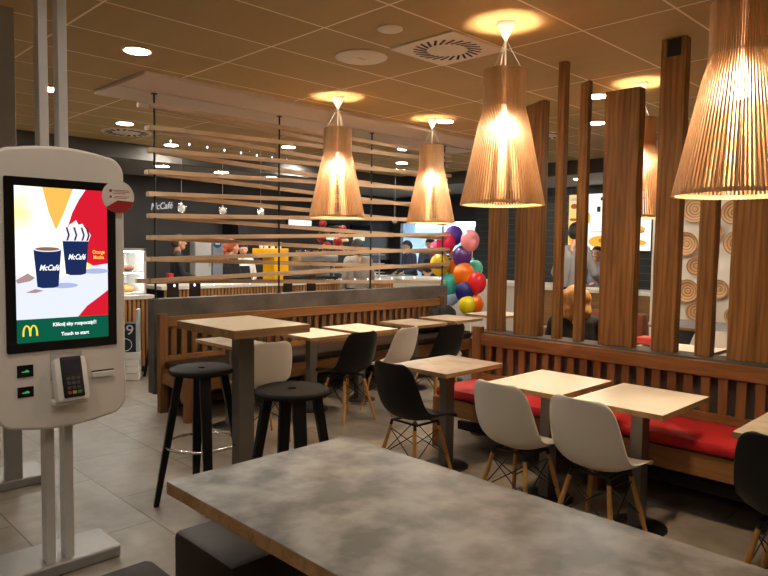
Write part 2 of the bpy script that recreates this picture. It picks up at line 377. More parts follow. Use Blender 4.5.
# square swirl diffuser
t = thing('ceiling_vent', 'square white air diffuser with a ring of dark slots', 'vent', (3.74, 3.155, CZ))
mb = MB(); mb.box(-.295, .295, -.295, .295, -.012, 0, 0.003); mb.build('plate', M['vent_white'], t)
mb = MB()
for k in range(24):
    a = 2 * PI * k / 24; R = Matrix.Rotation(a + 0.5, 3, 'Z')
    c = Vector((0.195 * math.cos(a), 0.195 * math.sin(a), 0))
    mb.box(c.x - 0.055, c.x + 0.055, c.y - 0.009, c.y + 0.009, -0.0135, -0.0115, 0, R, c)
mb.build('slots', M['vent_dark'], t)
t = thing('ceiling_vent', 'far ceiling vent with dark slots near the leftmost screen rod', 'vent', (3.69, 8.44, CZ))
mb = MB(); mb.lathe([(0.001, -.01), (.30, -.01), (.31, -.004), (.31, 0)], 32); mb.build('plate', M['vent_white'], t)
mb = MB()
for k in range(18):
    a = 2 * PI * k / 18; c = Vector((0.22 * math.cos(a), 0.22 * math.sin(a), 0))
    mb.box(c.x - .05, c.x + .05, c.y - .016, c.y + .016, -.0125, -.0095, 0, Matrix.Rotation(a + .4, 3, 'Z'), c)
mb.build('slots', M['vent_dark'], t)
t = thing('ceiling_vent', 'far ceiling vent glimpsed between two timber posts', 'vent', (7.35, 4.55, CZ))
mb = MB(); mb.lathe([(0.001, -.01), (.26, -.01), (.27, -.004), (.27, 0)], 32); mb.build('plate', M['vent_white'], t)
mb = MB()
for k in range(18):
    a = 2 * PI * k / 18; c = Vector((0.19 * math.cos(a), 0.19 * math.sin(a), 0))
    mb.box(c.x - .045, c.x + .045, c.y - .014, c.y + .014, -.0125, -.0095, 0, Matrix.Rotation(a + .4, 3, 'Z'), c)
mb.build('slots', M['vent_dark'], t)
t = thing('ceiling_speaker', 'large round white speaker in the ceiling', 'speaker', (3.46, 3.765, CZ), 0, 'round ceiling speakers')
mb = MB(); mb.lathe([(.001, -.012), (.185, -.010), (.20, -.004), (.20, 0)], 40); mb.build('grille', M['vent_white'], t, True)
mb = MB(); mb.box(-.035, .035, -.009, .009, -.0135, -.0118); mb.build('badge', M['grey_plastic'], t)
t = thing('ceiling_speaker', 'small round white disc in the ceiling by the square diffuser', 'speaker', (3.15, 3.15, CZ), 0, 'round ceiling speakers')
mb = MB(); mb.lathe([(.001, -.012), (.075, -.010), (.085, -.004), (.085, 0)], 32); mb.build('grille', M['vent_white'], t, True)

# ------------------------------------------------------------------ pendant lamps
def pendant(label):
    t = thing('pendant_lamp', label, 'pendant lamp', (0, 0, CZ), 0, 'slatted birch pendant lamps')
    top, bot = -0.30, -1.155
    mb = MB(); mb.lathe([(.001, 0), (.062, 0), (.062, -.006), (.05, -.03), (.028, -.075), (.014, -.10), (.010, -.112), (.001, -.112)], 24); mb.build('canopy', M['white_plastic'], t, True)
    mb = MB(); mb.cyl((0, 0, -.10), (0, 0, top - 0.20), .006, n=8); mb.build('cord', M['white_plastic'], t)
    mb = MB()
    for k in range(3):
        a = 2 * PI * k / 3 + .4; mb.cyl((0, 0, -.10), (.115 * math.cos(a), .115 * math.sin(a), top - .01), .0018, n=5)
    mb.build('suspension_wire', M['alu'], t)
    N = 84
    prof = [(.1375, top), (.1375, top - .10), (.1375, top - .235), (.146, top - .275), (.163, top - .335), (.2725, bot)]
    mb = MB(); bm = mb.bm
    w0, dpt = .0044, .015
    for k in range(N):
        a = 2 * PI * k / N; er = Vector((math.cos(a), math.sin(a), 0)); et = Vector((-math.sin(a), math.cos(a), 0))
        prev = None
        for rr, z in prof:
            q = []
            for (o_r, o_t) in ((0, -w0), (0, w0), (-dpt, w0 * .9), (-dpt, -w0 * .9)):
                q.append(bm.verts.new(er * (rr + o_r) + et * o_t + Vector((0, 0, z))))
            if prev:
                for j in range(4): bm.faces.new((prev[j], prev[(j + 1) % 4], q[(j + 1) % 4], q[j]))
            else: bm.faces.new(q)
            prev = q
        bm.faces.new(list(reversed(prev)))
    mb.build('shade', M['birch'], t)
    for rr, z in ((.120, top - .02), (.120, top - .23), (.255, bot + .012)):
        mb = MB(); mb.lathe([(rr, z - .010), (rr + .006, z - .010), (rr + .006, z + .010), (rr, z + .010), (rr, z - .010)], 40); mb.build('hoop', M['birch'], t, True)
    mb = MB(); mb.cyl((0, 0, top - .20), (0, 0, top - .288), .02, n=14); mb.build('lamp_holder', M['white_plastic'], t)
    mb = MB(); mb.ball((0, 0, top - .355), .07, 12); mb.build('bulb', M['bulb'], t, True)
    return t
L0 = pendant('pendant lamp with slatted shade, leftmost, over the far bench tables'); L0.location = (4.215, 4.91, CZ)
dup(L0, (5.61, 4.93, CZ), 0.3, 'pendant lamp with slatted shade, second from left, beside a ceiling downlight')
dup(L0, (3.575, 2.53, CZ), 0.6, 'pendant lamp with slatted shade over the white tables, beside the square diffuser')
l4 = dup(L0, (3.24, 1.02, CZ - 0.03), 0.9, 'largest pendant lamp, cut by the right edge of the picture')
dup(L0, (5.614, 2.565, CZ), 1.2, 'pendant lamp hanging behind the timber posts')

# ------------------------------------------------------------------ slat screen over the low wall
t = thing('slat_screen', 'open screen of tilted oak slats on black rods above the low wall', 'screen', (0, 5.922, 1.055))
for x in (2.85, 4.26, 5.635, 7.0):
    mb = MB(); mb.cyl((x, 0, 0), (x, 0, 1.90), .010, n=10); mb.cyl((x, 0, 0), (x, 0, .006), .03, n=14); mb.cyl((x, 0, 1.895), (x, 0, 1.902), .03, n=14)
    mb.build('rod', M['black_metal'], t)
X0, X1 = 2.79, 7.10
for k in range(9):
    z0 = 1.226 + 0.2012 * k - 1.055
    for sgn, y in ((1, -0.031), (-1, 0.031)):
        zz1 = z0 + sgn * 0.030 * (X1 - X0); hh = .0205
        if k == 8 and sgn > 0: zz1 = z0 + 0.0
        mb = MB(); bm = mb.bm
        xa = X0 + random.uniform(-.02, .02) - (0.10 if (k in (0, 8) and sgn < 0) else 0)
        for yy0, yy1 in ((y - .019, y + .019),):
            vs = [bm.verts.new(p) for p in ((xa, yy0, z0 - hh), (xa, yy1, z0 - hh), (xa, yy1, z0 + hh), (xa, yy0, z0 + hh), (X1, yy0, zz1 - hh), (X1, yy1, zz1 - hh), (X1, yy1, zz1 + hh), (X1, yy0, zz1 + hh))]
            for fidx in ((0, 1, 2, 3), (7, 6, 5, 4), (0, 4, 5, 1), (1, 5, 6, 2), (2, 6, 7, 3), (3, 7, 4, 0)): bm.faces.new([vs[i] for i in fidx])
        mb.build('slat', M['oak_slat'], t)
# string lights on the screen
def string_light(x0, n, step, z, y, label, sag):
    t = thing('string_light', label, 'string lights', (0, y, z), 0, 'strings of small violet lights')
    pts = [(x0 + step * k, 0, -sag * math.sin(PI * k / max(1, n - 1))) for k in range(n)]
    mb = MB(); mb.tube([(p[0], p[1], p[2] + .03) for p in pts], .0022, 5); mb.build('wire', M['clear'], t)
    for p in pts:
        mb = MB(); mb.ball((p[0], p[1], p[2] + .003), .008, 6, (1, 1, 1.7)); b = mb.build('bulb', M['led'], t, True)
string_light(3.05, 18, .195, 2.55, 5.998, 'string of tiny violet lights hanging high on the slat screen', .04)
string_light(3.08, 17, .215, 1.165, 5.998, 'string of tiny violet lights along the bottom slat of the screen', .0)

# ------------------------------------------------------------------ timber posts
PG = 'rough timber posts on the ledge wall'
def post(y0, y1, zt, label, x0=4.56, dx=.09, slant=0.0, black=False):
    yc = (y0 + y1) / 2; w = abs(y0 - y1) / 2
    t = thing('timber_post', label, 'timber post', (x0 + dx / 2, yc, .87), 0, PG, 'thing')
    h = zt - .87
    mb = MB(); bm = mb.bm
    n = 10; rings = []
    for k in range(n + 1):
        z = h * k / n; j = lambda: random.uniform(-.0025, .0025)
        rings.append([bm.verts.new((sx * dx / 2 + j(), sy * w + j(), z + (slant * sy * .5 if k == n else 0))) for sx, sy in ((-1, -1), (1, -1), (1, 1), (-1, 1))])
    for a, b in zip(rings, rings[1:]):
        for q in range(4): bm.faces.new((a[q], a[(q + 1) % 4], b[(q + 1) % 4], b[q]))
    bm.faces.new(rings[0]); bm.faces.new(rings[-1])
    mb.build('timber', M['post'], t, bev=.006)
    if black:
        mb = MB(); mb.box(-dx / 2 - .006, -dx / 2 + .001, -.05, .04, h - .125, h - .012, .001); mb.build('bracket', M['black_metal'], t)
    return t
post(3.36, 3.22, 2.60, 'timber post at the left end of the ledge, top behind a pendant lamp')
post(3.09, 2.855, 2.71, 'second timber post from the left, wide, slanted top just right of the lamp shade', slant=-.05)
post(2.735, 2.668, 2.995, 'thin timber post reaching the ceiling, next to the slanted wide post', dx=.06)
post(2.55, 2.478, 2.81, 'thin greyish timber post beside the two ceiling downlights', dx=.06, slant=-.02)
post(2.345, 2.085, 2.71, 'widest clearly grained timber post with a flat top in the middle of the row')
post(1.95, 1.785, 2.995, 'timber post reaching the ceiling with a black bracket at its top', slant=-.0, black=True)
post(1.655, 1.553, 2.62, 'narrow timber post below the largest pendant lamp, between the wooden dishes')
post(1.453, 1.20, 2.80, 'broad timber post at the right end of the ledge')

# ------------------------------------------------------------------ slatted benches
def slat_bench(name, label, L, red, ends, dz=0.0):
    """built along local +X, sitter faces local -Y; origin at the left end on the floor, back at y=0"""
    t = thing(name, label, 'bench')
    def R(x0, x1, y0, y1, z0, z1, nm, m, bev=.004):
        mb = MB(); mb.box(x0, x1, y0, y1, z0, z1, bev); return mb.build(nm, m, t)
    tilt = lambda z: .0 + (z - .45) * -.0
    R(.03, L - .03, -.045, 0, .80 + dz, .895 + dz, 'top_rail', M['bench'])
    R(.03, L - .03, -.04, -.005, .475, .53, 'lower_rail', M['bench'])
    mb = MB(); n = int((L - .25) / .107)
    for k in range(n):
        x = .155 + .107 * k; mb.box(x - .028, x + .028, -.032, -.012, .50, .81 + dz, .002)
    mb.build('slatted_back', M['benchv'], t)
    for x in [0.0] + ([L - .08] if ends else []):
        R(x, x + .085, -.055, .005, 0, .925 + dz * .3, 'back_post', M['benchv'], .006)
        R(x + .005, x + .08, -.55, -.48, 0, .40, 'front_leg', M['benchv'], .006)
        mb = MB(); pts = [(-.50, .40), (-.05, .40), (-.05, .28)]
        for k in range(7):
            a = PI / 2 * k / 6; pts.append((-.12 - .30 * math.sin(a), .28 - .10 * (1 - math.cos(a)) if k < 6 else .16))
        pts += [(-.50, .16)]
        mb.prism(pts, x + .02, x + .06, 'X'); mb.build('end_panel', M['bench'], t)
    R(.02, L - .02, -.545, -.50, .27, .405, 'apron', M['bench'])
    R(.02, L - .02, -.52, -.02, .385, .415, 'seat_board', M['bench'])
    R(.06, L - .06, -.30, -.25, .10, .17, 'stretcher', M['brown_leather'])
    k = 0; x = .04; seg = (L - .08)
    while x < L - .1:
        mb = MB(); mb.box(x + .004, x + seg - .004, -.565, -.055, .415, .485, .022)
        mb.build('cushion', M['red'] if red else M['brown_leather'], t, True); x += seg
    for x in [L * .33, L * .66]:
        R(x, x + .07, -.50, -.43, 0, .40, 'front_leg', M['benchv']); R(x, x + .07, -.05, .0, 0, .48, 'back_post', M['benchv'])
    return t
b1 = slat_bench('slatted_bench', 'long slatted pine bench with dark seat along the low concrete wall', 4.05, False, True); b1.location = (2.80, 5.80, 0)
b1['group'] = 'slatted pine benches'
b2 = slat_bench('slatted_bench', 'slatted pine bench with red cushion below the timber posts', 4.0, True, False, -.035)
b2.location = (4.475, 3.40, 0); b2.rotation_euler.z = -PI / 2; b2['group'] = 'slatted pine benches'

# ------------------------------------------------------------------ tables
def bistro_table(label, cat, w, dp, top, loc, rz=0.0, grp=None, zt=.74):
    t = thing('bistro_table', label, cat, loc, rz, grp)
    mb = MB(); mb.box(-dp / 2, dp / 2, -w / 2, w / 2, zt - .0015, zt, .0006); mb.build('laminate', M[top], t)
    mb = MB(); mb.box(-dp / 2, dp / 2, -w / 2, w / 2, zt - .030, zt - .0015, .001); mb.build('tabletop', M['edge'], t)
    mb = MB(); mb.box(-.045, .045, -.035, .035, .012, zt - .03, .004); mb.build('column', M['steel'], t)
    mb = MB(); mb.box(-.15, .15, -.12, .12, zt - .036, zt - .03); mb.build('mounting_plate', M['black_metal'], t)
    mb = MB(); mb.lathe([(.001, .018), (.06, .018), (.155, .010), (.165, .004), (.165, 0), (.001, 0)], 36); mb.build('base_plate', M['black_metal'], t, True)
    return t
TG = 'small tables along the red cushioned bench'
bistro_table('small grey cement topped table at the left end of the red bench', 'table', .51, .63, 'laminate2', (3.635, 3.01, 0), 0, TG)
bistro_table('small cream topped table by the first white chair', 'table', .51, .64, 'white_top', (3.635, 2.18, 0), 0, TG)
bistro_table('small cream topped table by the second white chair, nearer the right', 'table', .51, .64, 'white_top', (3.625, 1.59, 0), 0, TG)
bistro_table('small grey topped table cut by the right edge of the picture', 'table', .51, .64, 'laminate2', (3.57, .74, 0), 0, TG)
TG = 'small tables along the far bench'
bistro_table('small grey topped table half hidden under the high table', 'table', .6, .36, 'laminate2', (3.075, 4.96, 0), 0, TG)
bistro_table('small cream topped table behind the high table, first of the far row', 'table', .60, .50, 'white_top', (3.96, 4.97, 0), 0, TG)
bistro_table('small cream topped table, second of the far row', 'table', .60, .50, 'white_top', (4.59, 4.97, 0), 0, TG)
bistro_table('small grey topped table behind the white chair in the far row', 'table', .55, .52, 'laminate2', (5.41, 4.98, 0), 0, TG)
bistro_table('small grey topped table by the folded black coat', 'table', .55, .52, 'laminate2', (6.11, 5.02, 0), 0, TG)
bistro_table('cream topped table at the far end, below the balloons', 'table', .55, .62, 'white_top', (6.98, 4.98, 0), 0, TG)
bistro_table('cream topped table behind the timber posts, in front of the far white chair', 'table', .62, .62, 'white_top', (5.72, 2.22, 0), 0)
bistro_table('grey topped table in front of the wall of wooden dishes', 'table', 1.1, .9, 'laminate3', (7.80, 2.70, 0), 0)
# big foreground table
t = thing('communal_table', 'large grey cement topped table filling the foreground', 'table', (1.475, 1.22, 0))
mb = MB(); mb.box(-.415, .415, -.90, .91, .7385, .74, .0006); mb.build('laminate', M['laminate'], t)
mb = MB(); mb.box(-.415, .415, -.90, .91, .695, .7385, .001); mb.build('tabletop', M['edge'], t)
for y in (-.55, .35):
    mb = MB(); mb.box(-.06, .06, y - .06, y + .06, .012, .695, .004); mb.build('column', M['steel'], t)
    mb = MB(); mb.box(-.30, .30, y - .22, y + .22, 0, .014, .003); mb.build('base_plate', M['black_metal'], t)
# high table
t = thing('high_table', 'high square table with pale top on a dark steel column', 'table', (2.205, 3.43, 0))
mb = MB(); mb.box(-.262, .255, -.325, .325, 1.098, 1.10, .0006); mb.build('laminate', M['high_top'], t)
mb = MB(); mb.box(-.262, .255, -.325, .325, 1.052, 1.098, .001); mb.build('tabletop', M['edge'], t)
mb = MB(); mb.box(-.055, .055, -.04, .04, .012, 1.052, .004); mb.build('column', M['steel'], t)
mb = MB(); mb.box(-.13, .2, -.22, .03, 0, .014, .004); mb.build('base_plate', M['black_metal'], t)

# ------------------------------------------------------------------ bar stools and poufs
def bar_stool(name, label, h=.825, leg='black_wood', seat='seat_dark'):
    t = thing(name, label, 'stool', (0, 0, 0), 0)
    mb = MB(); mb.lathe([(.022, h - .004), (.17, h), (.188, h - .006), (.195, h - .016), (.188, h - .034), (.15, h - .042), (.022, h - .042), (.022, h - .004)], 40); mb.build('seat', M[seat], t, True)
    mb = MB(); mb.lathe([(.001, h - .03), (.0215, h - .03), (.0215, h - .036), (.001, h - .036)], 16); mb.build('seat_hole', M['vent_dark'], t)
    for k in range(4):
        a = PI / 4 + PI / 2 * k; c, s = math.cos(a), math.sin(a)
        mb = MB(); bm = mb.bm
        prev = None
        for rr, z, w, dd in ((.13, h - .035, .032, .023), (.200, .38, .028, .020), (.268, 0, .020, .015)):
            q = [bm.verts.new((c * (rr + o) - s * tt, s * (rr + o) + c * tt, z)) for o, tt in ((-dd, -w), (dd, -w), (dd, w), (-dd, w))]
            if prev:
                for j in range(4): bm.faces.new((prev[j], prev[(j + 1) % 4], q[(j + 1) % 4], q[j]))
            else: bm.faces.new(q)
            prev = q
        bm.faces.new(list(reversed(prev)))
        mb.build('leg', M[leg], t, bev=.004)
    mb = MB()
    for k in range(40):
        a0, a1 = 2 * PI * k / 40, 2 * PI * (k + 1) / 40; R = .214
        mb.cyl((R * math.cos(a0), R * math.sin(a0), .36), (R * math.cos(a1), R * math.sin(a1), .36), .008, n=8, caps=False)
    mb.build('foot_ring', M['chrome'], t, True, ang=3)
    return t
s1 = bar_stool('bar_stool', 'black bar stool with chrome foot ring, left of the high table'); s1['group'] = 'black bar stools'
s1.location = (2.022, 3.60, 0); s1.rotation_euler.z = .42
dup(s1, (2.08, 2.77, 0), .40, 'black bar stool in front of the high table, feet hidden by the large table')
sf = bar_stool('bar_stool', 'black bar stool at the pastry counter, left one', .78); sf['group'] = 'bar stools at the pastry counter'
sf.location = (2.88, 7.45, 0)
dup(sf, (3.72, 7.42, 0), .4, 'black bar stool at the pastry counter, right one near the low wall')
def pouf(label, x0, x1, y0, y1, zt):
    t = thing('pouf', label, 'pouf', ((x0 + x1) / 2, (y0 + y1) / 2, 0), 0, 'dark brown leather poufs')
    a, b = (x1 - x0) / 2, (y1 - y0) / 2
    mb = MB(); mb.box(-a, a, -b, b, .05, zt, .03); mb.build('upholstery', M['brown_leather'], t, True)
    for sx in (-1, 1):
        for sy in (-1, 1):
            mb = MB(); mb.cyl((sx * (a - .05), sy * (b - .05), 0), (sx * (a - .05), sy * (b - .05), .052), .018, n=12); mb.build('foot', M['black_metal'], t)
pouf('dark brown leather pouf tucked under the large table', 1.20, 1.62, 1.94, 2.37, .45)
pouf('dark brown leather pouf at the lower edge of the picture', .60, 1.04, 1.80, 2.22, .45)

# ------------------------------------------------------------------ shell chairs
def shell_bm(t_sh=.006):
    # side profile (x forward, z up) with half widths and edge curl
    P = [(.245, .418, .175, .00), (.225, .437, .200, .012), (.17, .442, .222, .030), (.08, .433, .233, .050), (0, .424, .237, .062), (-.09, .426, .237, .070),
         (-.155, .446, .235, .076), (-.20, .49, .233, .078), (-.228, .55, .230, .072), (-.246, .62, .224, .062), (-.262, .70, .213, .050), (-.274, .76, .198, .040), (-.281, .795, .178, .032), (-.284, .815, .150, .028), (-.285, .823, .115, .026)]
    nu = 14; bm = bmesh.new(); rows = []
    for i, (x, z, w, c) in enumerate(P):
        a = P[max(0, i - 1)]; b = P[min(len(P) - 1, i + 1)]
        tx, tz = b[0] - a[0], b[1] - a[1]; l = math.hypot(tx, tz); nx, nz = tz / l, -tx / l   # normal pointing to the sitter
        row = []
        for k in range(nu + 1):
            uu = 2 * k / nu - 1; uu = math.copysign(abs(uu) ** .85, uu)
            e = abs(uu) ** 2.6 * c
            row.append(bm.verts.new((x + nx * e, uu * w, z + nz * e)))
        rows.append(row)
    for a, b in zip(rows, rows[1:]):
        for k in range(nu): bm.faces.new((a[k], a[k + 1], b[k + 1], b[k]))
    return bm
def shell_chair(label, m):
    t = thing('shell_chair', label, 'chair')
    bm = shell_bm(); bmesh.ops.recalc_face_normals(bm, faces=bm.faces[:])
    me = bpy.data.meshes.new('shell'); bm.to_mesh(me); bm.free(); me.materials.append(M[m])
    for p in me.polygons: p.use_smooth = True
    o = bpy.data.objects.new('shell', me); COL.objects.link(o); o.parent = t
    sd = o.modifiers.new('thick', 'SOLIDIFY'); sd.thickness = .007; sd.offset = 0
    sb = o.modifiers.new('smooth', 'SUBSURF'); sb.levels = 1; sb.render_levels = 1
    tops = []
    for sx in (1, -1):
        for sy in (1, -1):
            p1 = Vector((sx * .115 - .01, sy * .115, .405)); p0 = Vector((sx * .205 - .01, sy * .20, 0)); tops.append((p1, p0))
            mb = MB(); mb.cyl(p0, p0.lerp(p1, .45), .0095, .0155, 14); mb.cyl(p0.lerp(p1, .45), p0.lerp(p1, .93), .0155, .0125, 14)
            mb.build('leg', M['beech'], t, True)
    mb = MB()
    for p1, p0 in tops: mb.cyl(p0.lerp(p1, .90), p1 + Vector((0, 0, .005)), .011, n=8)
    mb.box(-.125, .105, -.125, -.105, .402, .412); mb.box(-.125, .105, .105, .125, .402, .412); mb.box(-.12, -.10, -.12, .12, .402, .412); mb.box(.08, .10, -.12, .12, .402, .412)
    for i, j in ((0, 1), (2, 3), (0, 2), (1, 3)):
        a1, a0 = tops[i]; b1_, b0 = tops[j]
        mb.cyl(a0.lerp(a1, .88), b0.lerp(b1_, .42), .0035, n=6); mb.cyl(b0.lerp(b1_, .88), a0.lerp(a1, .42), .0035, n=6)
    mb.build('wire_base', M['black_metal'], t)
    for c in t.children:
        for v in c.data.vertices: v.co.x *= .94; v.co.y *= .93
    return t
CGR = 'moulded shell chairs'
cw = shell_chair('white shell chair at the first cream table by the red bench', 'shell_white'); cw['group'] = CGR
cw.location = (3.255, 2.125, 0); cw.rotation_euler.z = -.04
dup(cw, (3.25, 1.625, 0), -.04, 'white shell chair at the second cream table by the red bench')
dup(cw, (3.02, 4.46, 0), PI / 2 - .22, 'white shell chair half hidden behind the steel column of the high table')
dup(cw, (4.48, 4.45, 0), PI / 2 + .12, 'white shell chair in the far row between two black chairs')
dup(cw, (6.32, 2.20, 0), PI, 'white shell chair behind the timber posts')
ck = shell_chair('black shell chair at the grey table by the red bench', 'shell_black'); ck['group'] = CGR
ck.location = (3.26, 2.965, 0); ck.rotation_euler.z = -.03
dup(ck, (3.23, .715, 0), -.02, 'black shell chair cut by the right edge of the picture')
dup(ck, (3.965, 4.48, 0), PI / 2 - .03, 'black shell chair at the first cream table of the far row')
dup(ck, (5.05, 4.34, 0), PI / 2 - .05, 'black shell chair farthest away, right of the far white chair')

# ------------------------------------------------------------------ ordering kiosk
SCR = 1.0
def semit(n, c, s=1.0):
    if n not in M: M[n] = emit(n, c, s * .76)
    return M[n]
k = thing('ordering_kiosk', 'white self ordering kiosk with lit portrait screen on two metal poles', 'kiosk', (1.075, 3.14, 0))
def arch_outline(hw, z0, z1, rc, bul, n=10):
    pts = []
    def corner(cx, cz, a0):
        for i in range(n + 1):
            a = a0 + PI / 2 * i / n; pts.append((cx + rc * math.cos(a), cz + rc * math.sin(a)))
    corner(hw - rc, z1 - rc - bul, 0)
    for i in range(1, 8):
        s = 1 - 2 * i / 8; pts.append((s * (hw - rc), z1 - bul * s * s))
    corner(-hw + rc, z1 - rc - bul, PI / 2)
    corner(-hw + rc, z0 + rc + bul, PI)
    for i in range(1, 8):
        s = -1 + 2 * i / 8; pts.append((s * (hw - rc), z0 + bul * s * s))
    corner(hw - rc, z0 + rc + bul, 1.5 * PI)
    return pts
mb = MB(); mb.prism(arch_outline(.283, .722, 1.992, .085, .022), 0, .095, 'Y'); mb.build('housing', M['kiosk_white'], k, True, bev=.012)
mb = MB(); mb.prism(rounded(-.237, .237, 1.083, 1.845, .008), -.006, .002, 'Y'); scr = mb.build('screen', M['black_gloss'], k)
# lit picture on the screen (sub-parts of the screen): area x -.196..+.196, z 1.126..1.807
def sl(nm, pts, mname, c, lay, st=1.0):
    return flat(nm, pts, semit(mname, c, st), scr, -.0062 - .0003 * lay, 'Y', .0003)
sx0, sx1, sz0, sz1, gz = -.197, .197, 1.125, 1.807, 1.228
m = bpy.data.materials.new('screen_backdrop'); m.use_nodes = True; nt = m.node_tree; nt.nodes.clear()
e = nt.nodes.new('ShaderNodeEmission'); oo = nt.nodes.new('ShaderNodeOutputMaterial'); tc = nt.nodes.new('ShaderNodeTexCoord'); sp = nt.nodes.new('ShaderNodeSeparateXYZ')
nz_ = nt.nodes.new('ShaderNodeTexNoise'); nz_.inputs['Scale'].default_value = 5; rp = nt.nodes.new('ShaderNodeValToRGB')
for pos, c in ((0.30, (1.0, .80, .22, 1)), (.42, (1.0, .95, .62, 1)), (.55, (1, 1, .92, 1)), (.70, (.62, .86, .95, 1))):
    el = rp.color_ramp.elements.new(pos); el.color = c
rp.color_ramp.elements.remove(rp.color_ramp.elements[0])
nt.links.new(tc.outputs['Object'], nz_.inputs['Vector']); nt.links.new(nz_.outputs['Fac'], rp.inputs[0]); nt.links.new(rp.outputs[0], e.inputs[0]); e.inputs[1].default_value = SCR
nt.links.new(e.outputs[0], oo.inputs[0]); M['scr_bg'] = m
flat('screen_picture', [(sx0, gz), (sx1, gz), (sx1, sz1), (sx0, sz1)], m, scr, -.0062, 'Y', .0003)
sl('table_area', [(sx0, gz), (sx1, gz), (sx1, 1.50), (.10, 1.44), (-.05, 1.40), (sx0, 1.42)], 'scr_table', (.80, .84, .98, 1), 1)
sl('orange_flare', [(-.085, sz1), (.045, sz1), (.005, 1.70), (-.03, 1.62), (-.06, 1.70)], 'scr_orange', (.95, .52, .10, 1), 1)
red_pts = [(.10, sz1), (sx1, sz1), (sx1, 1.47), (.13, 1.46), (.06, 1.50), (.02, 1.56), (.015, 1.62), (.04, 1.70), (.07, 1.76)]
sl('red_swoosh', red_pts, 'scr_red', (.68, .012, .03, 1), 2)
sl('red_corner', [(.06, gz), (sx1, gz), (sx1, 1.345), (.15, 1.31), (.10, 1.275)], 'scr_red', (.68, .012, .03, 1), 2)
for pts in ([(-.197, 1.40), (-.15, 1.43), (-.12, 1.41), (-.14, 1.395), (-.19, 1.385)], [(-.16, 1.345), (-.12, 1.36), (-.085, 1.352), (-.12, 1.342)]):
    sl('chocolate', pts, 'scr_choc', (.42, .28, .26, 1), 2)
sl('cup_shadow', ell(.00, 1.372, .06, .012), 'scr_shadow', (.42, .48, .78, 1), 2); sl('cup_shadow', ell(.14, 1.435, .06, .012), 'scr_shadow', (.42, .48, .78, 1), 2)
def cup(cx, zb, zt, wb, wt, nm, lay):
    sl(nm, [(cx - wb, zb + .006), (cx - wb * .5, zb), (cx + wb * .5, zb), (cx + wb, zb + .006), (cx + wt, zt), (cx - wt, zt)], 'scr_cup', (.012, .026, .10, 1), lay)
cup(-.0675, 1.363, 1.533, .044, .058, 'coffee_cup', 4)
sl('cup_rim', ell(-.0675, 1.535, .059, .012), 'scr_rim', (.85, .84, .90, 1), 5); sl('coffee', ell(-.0675, 1.536, .050, .008), 'scr_coffee', (.30, .13, .08, 1), 6)
cup(.053, 1.418, 1.572, .044, .057, 'coffee_cup', 3)
cream = [(-.004, 1.572), (.110, 1.572), (.121, 1.60), (.108, 1.622), (.094, 1.634), (.084, 1.652), (.066, 1.648), (.056, 1.668), (.040, 1.655), (.028, 1.648), (.018, 1.628), (.004, 1.622), (-.006, 1.60)]
sl('whipped_cream', cream, 'scr_cream', (.92, .90, .98, 1), 4)
for a in (.012, .045, .078, .10):
    sl('chocolate_drizzle', [(a, 1.575), (a + .008, 1.60), (a - .002, 1.635), (a + .006, 1.635), (a + .016, 1.60), (a + .008, 1.575)], 'scr_drizzle', (.05, .02, .05, 1), 5)
wt = semit('scr_white', (1, 1, 1, 1), 1.1)
def stext(nm, body, size, x, z, mm, lay, shear=0, width=None, bold=0, align='CENTER'):
    o = text_mesh(nm, body, size, mm, scr, (x, -.0064 - .0003 * lay, z), (PI / 2, 0, 0), shear, 0.0, align, bold, 1, width); return o
stext('cup_lettering', 'McCafé', .035, -.062, 1.452, wt, 8, .35, .086, .0008)
stext('cup_lettering', 'McCafé', .034, .056, 1.500, wt, 8, .35, .078, .0008)
yl = semit('scr_yellow', (1.0, .66, .08, 1), 1.0)
stext('product_lettering', 'Orange', .024, .155, 1.523, yl, 8, 0, .056, .0006); stext('product_lettering', 'Mocha', .024, .155, 1.499, yl, 8, 0, .048, .0006)
sl('green_banner', [(sx0, sz0), (sx1, sz0), (sx1, gz), (sx0, gz)], 'scr_green', (.004, .10, .055, 1), 2)
stext('banner_lettering', 'Kliknij aby rozpocząć!', .022, .045, 1.198, wt, 8, 0, .19, .0006)
stext('banner_lettering', 'Touch to start', .022, .045, 1.153, wt, 8, 0, .122, .0006)
arch = []
def archM(cx, hw, zb, zt, th):
    out = []; inn = []
    for i in range(17):
        a = PI * i / 16
        out.append((cx - hw * math.cos(a), zb + (zt - zb) * math.sin(a) ** .72)); inn.append((cx - (hw - th) * math.cos(a), zb + (zt - zb - th * .8) * math.sin(a) ** .72))
    return out + inn[::-1]
for cx in (-.158, -.130):
    sl('arches_logo', archM(cx, .0175, 1.154, 1.203, .0075), 'scr_logo', (1.0, .72, .05, 1), 5, 1.05)
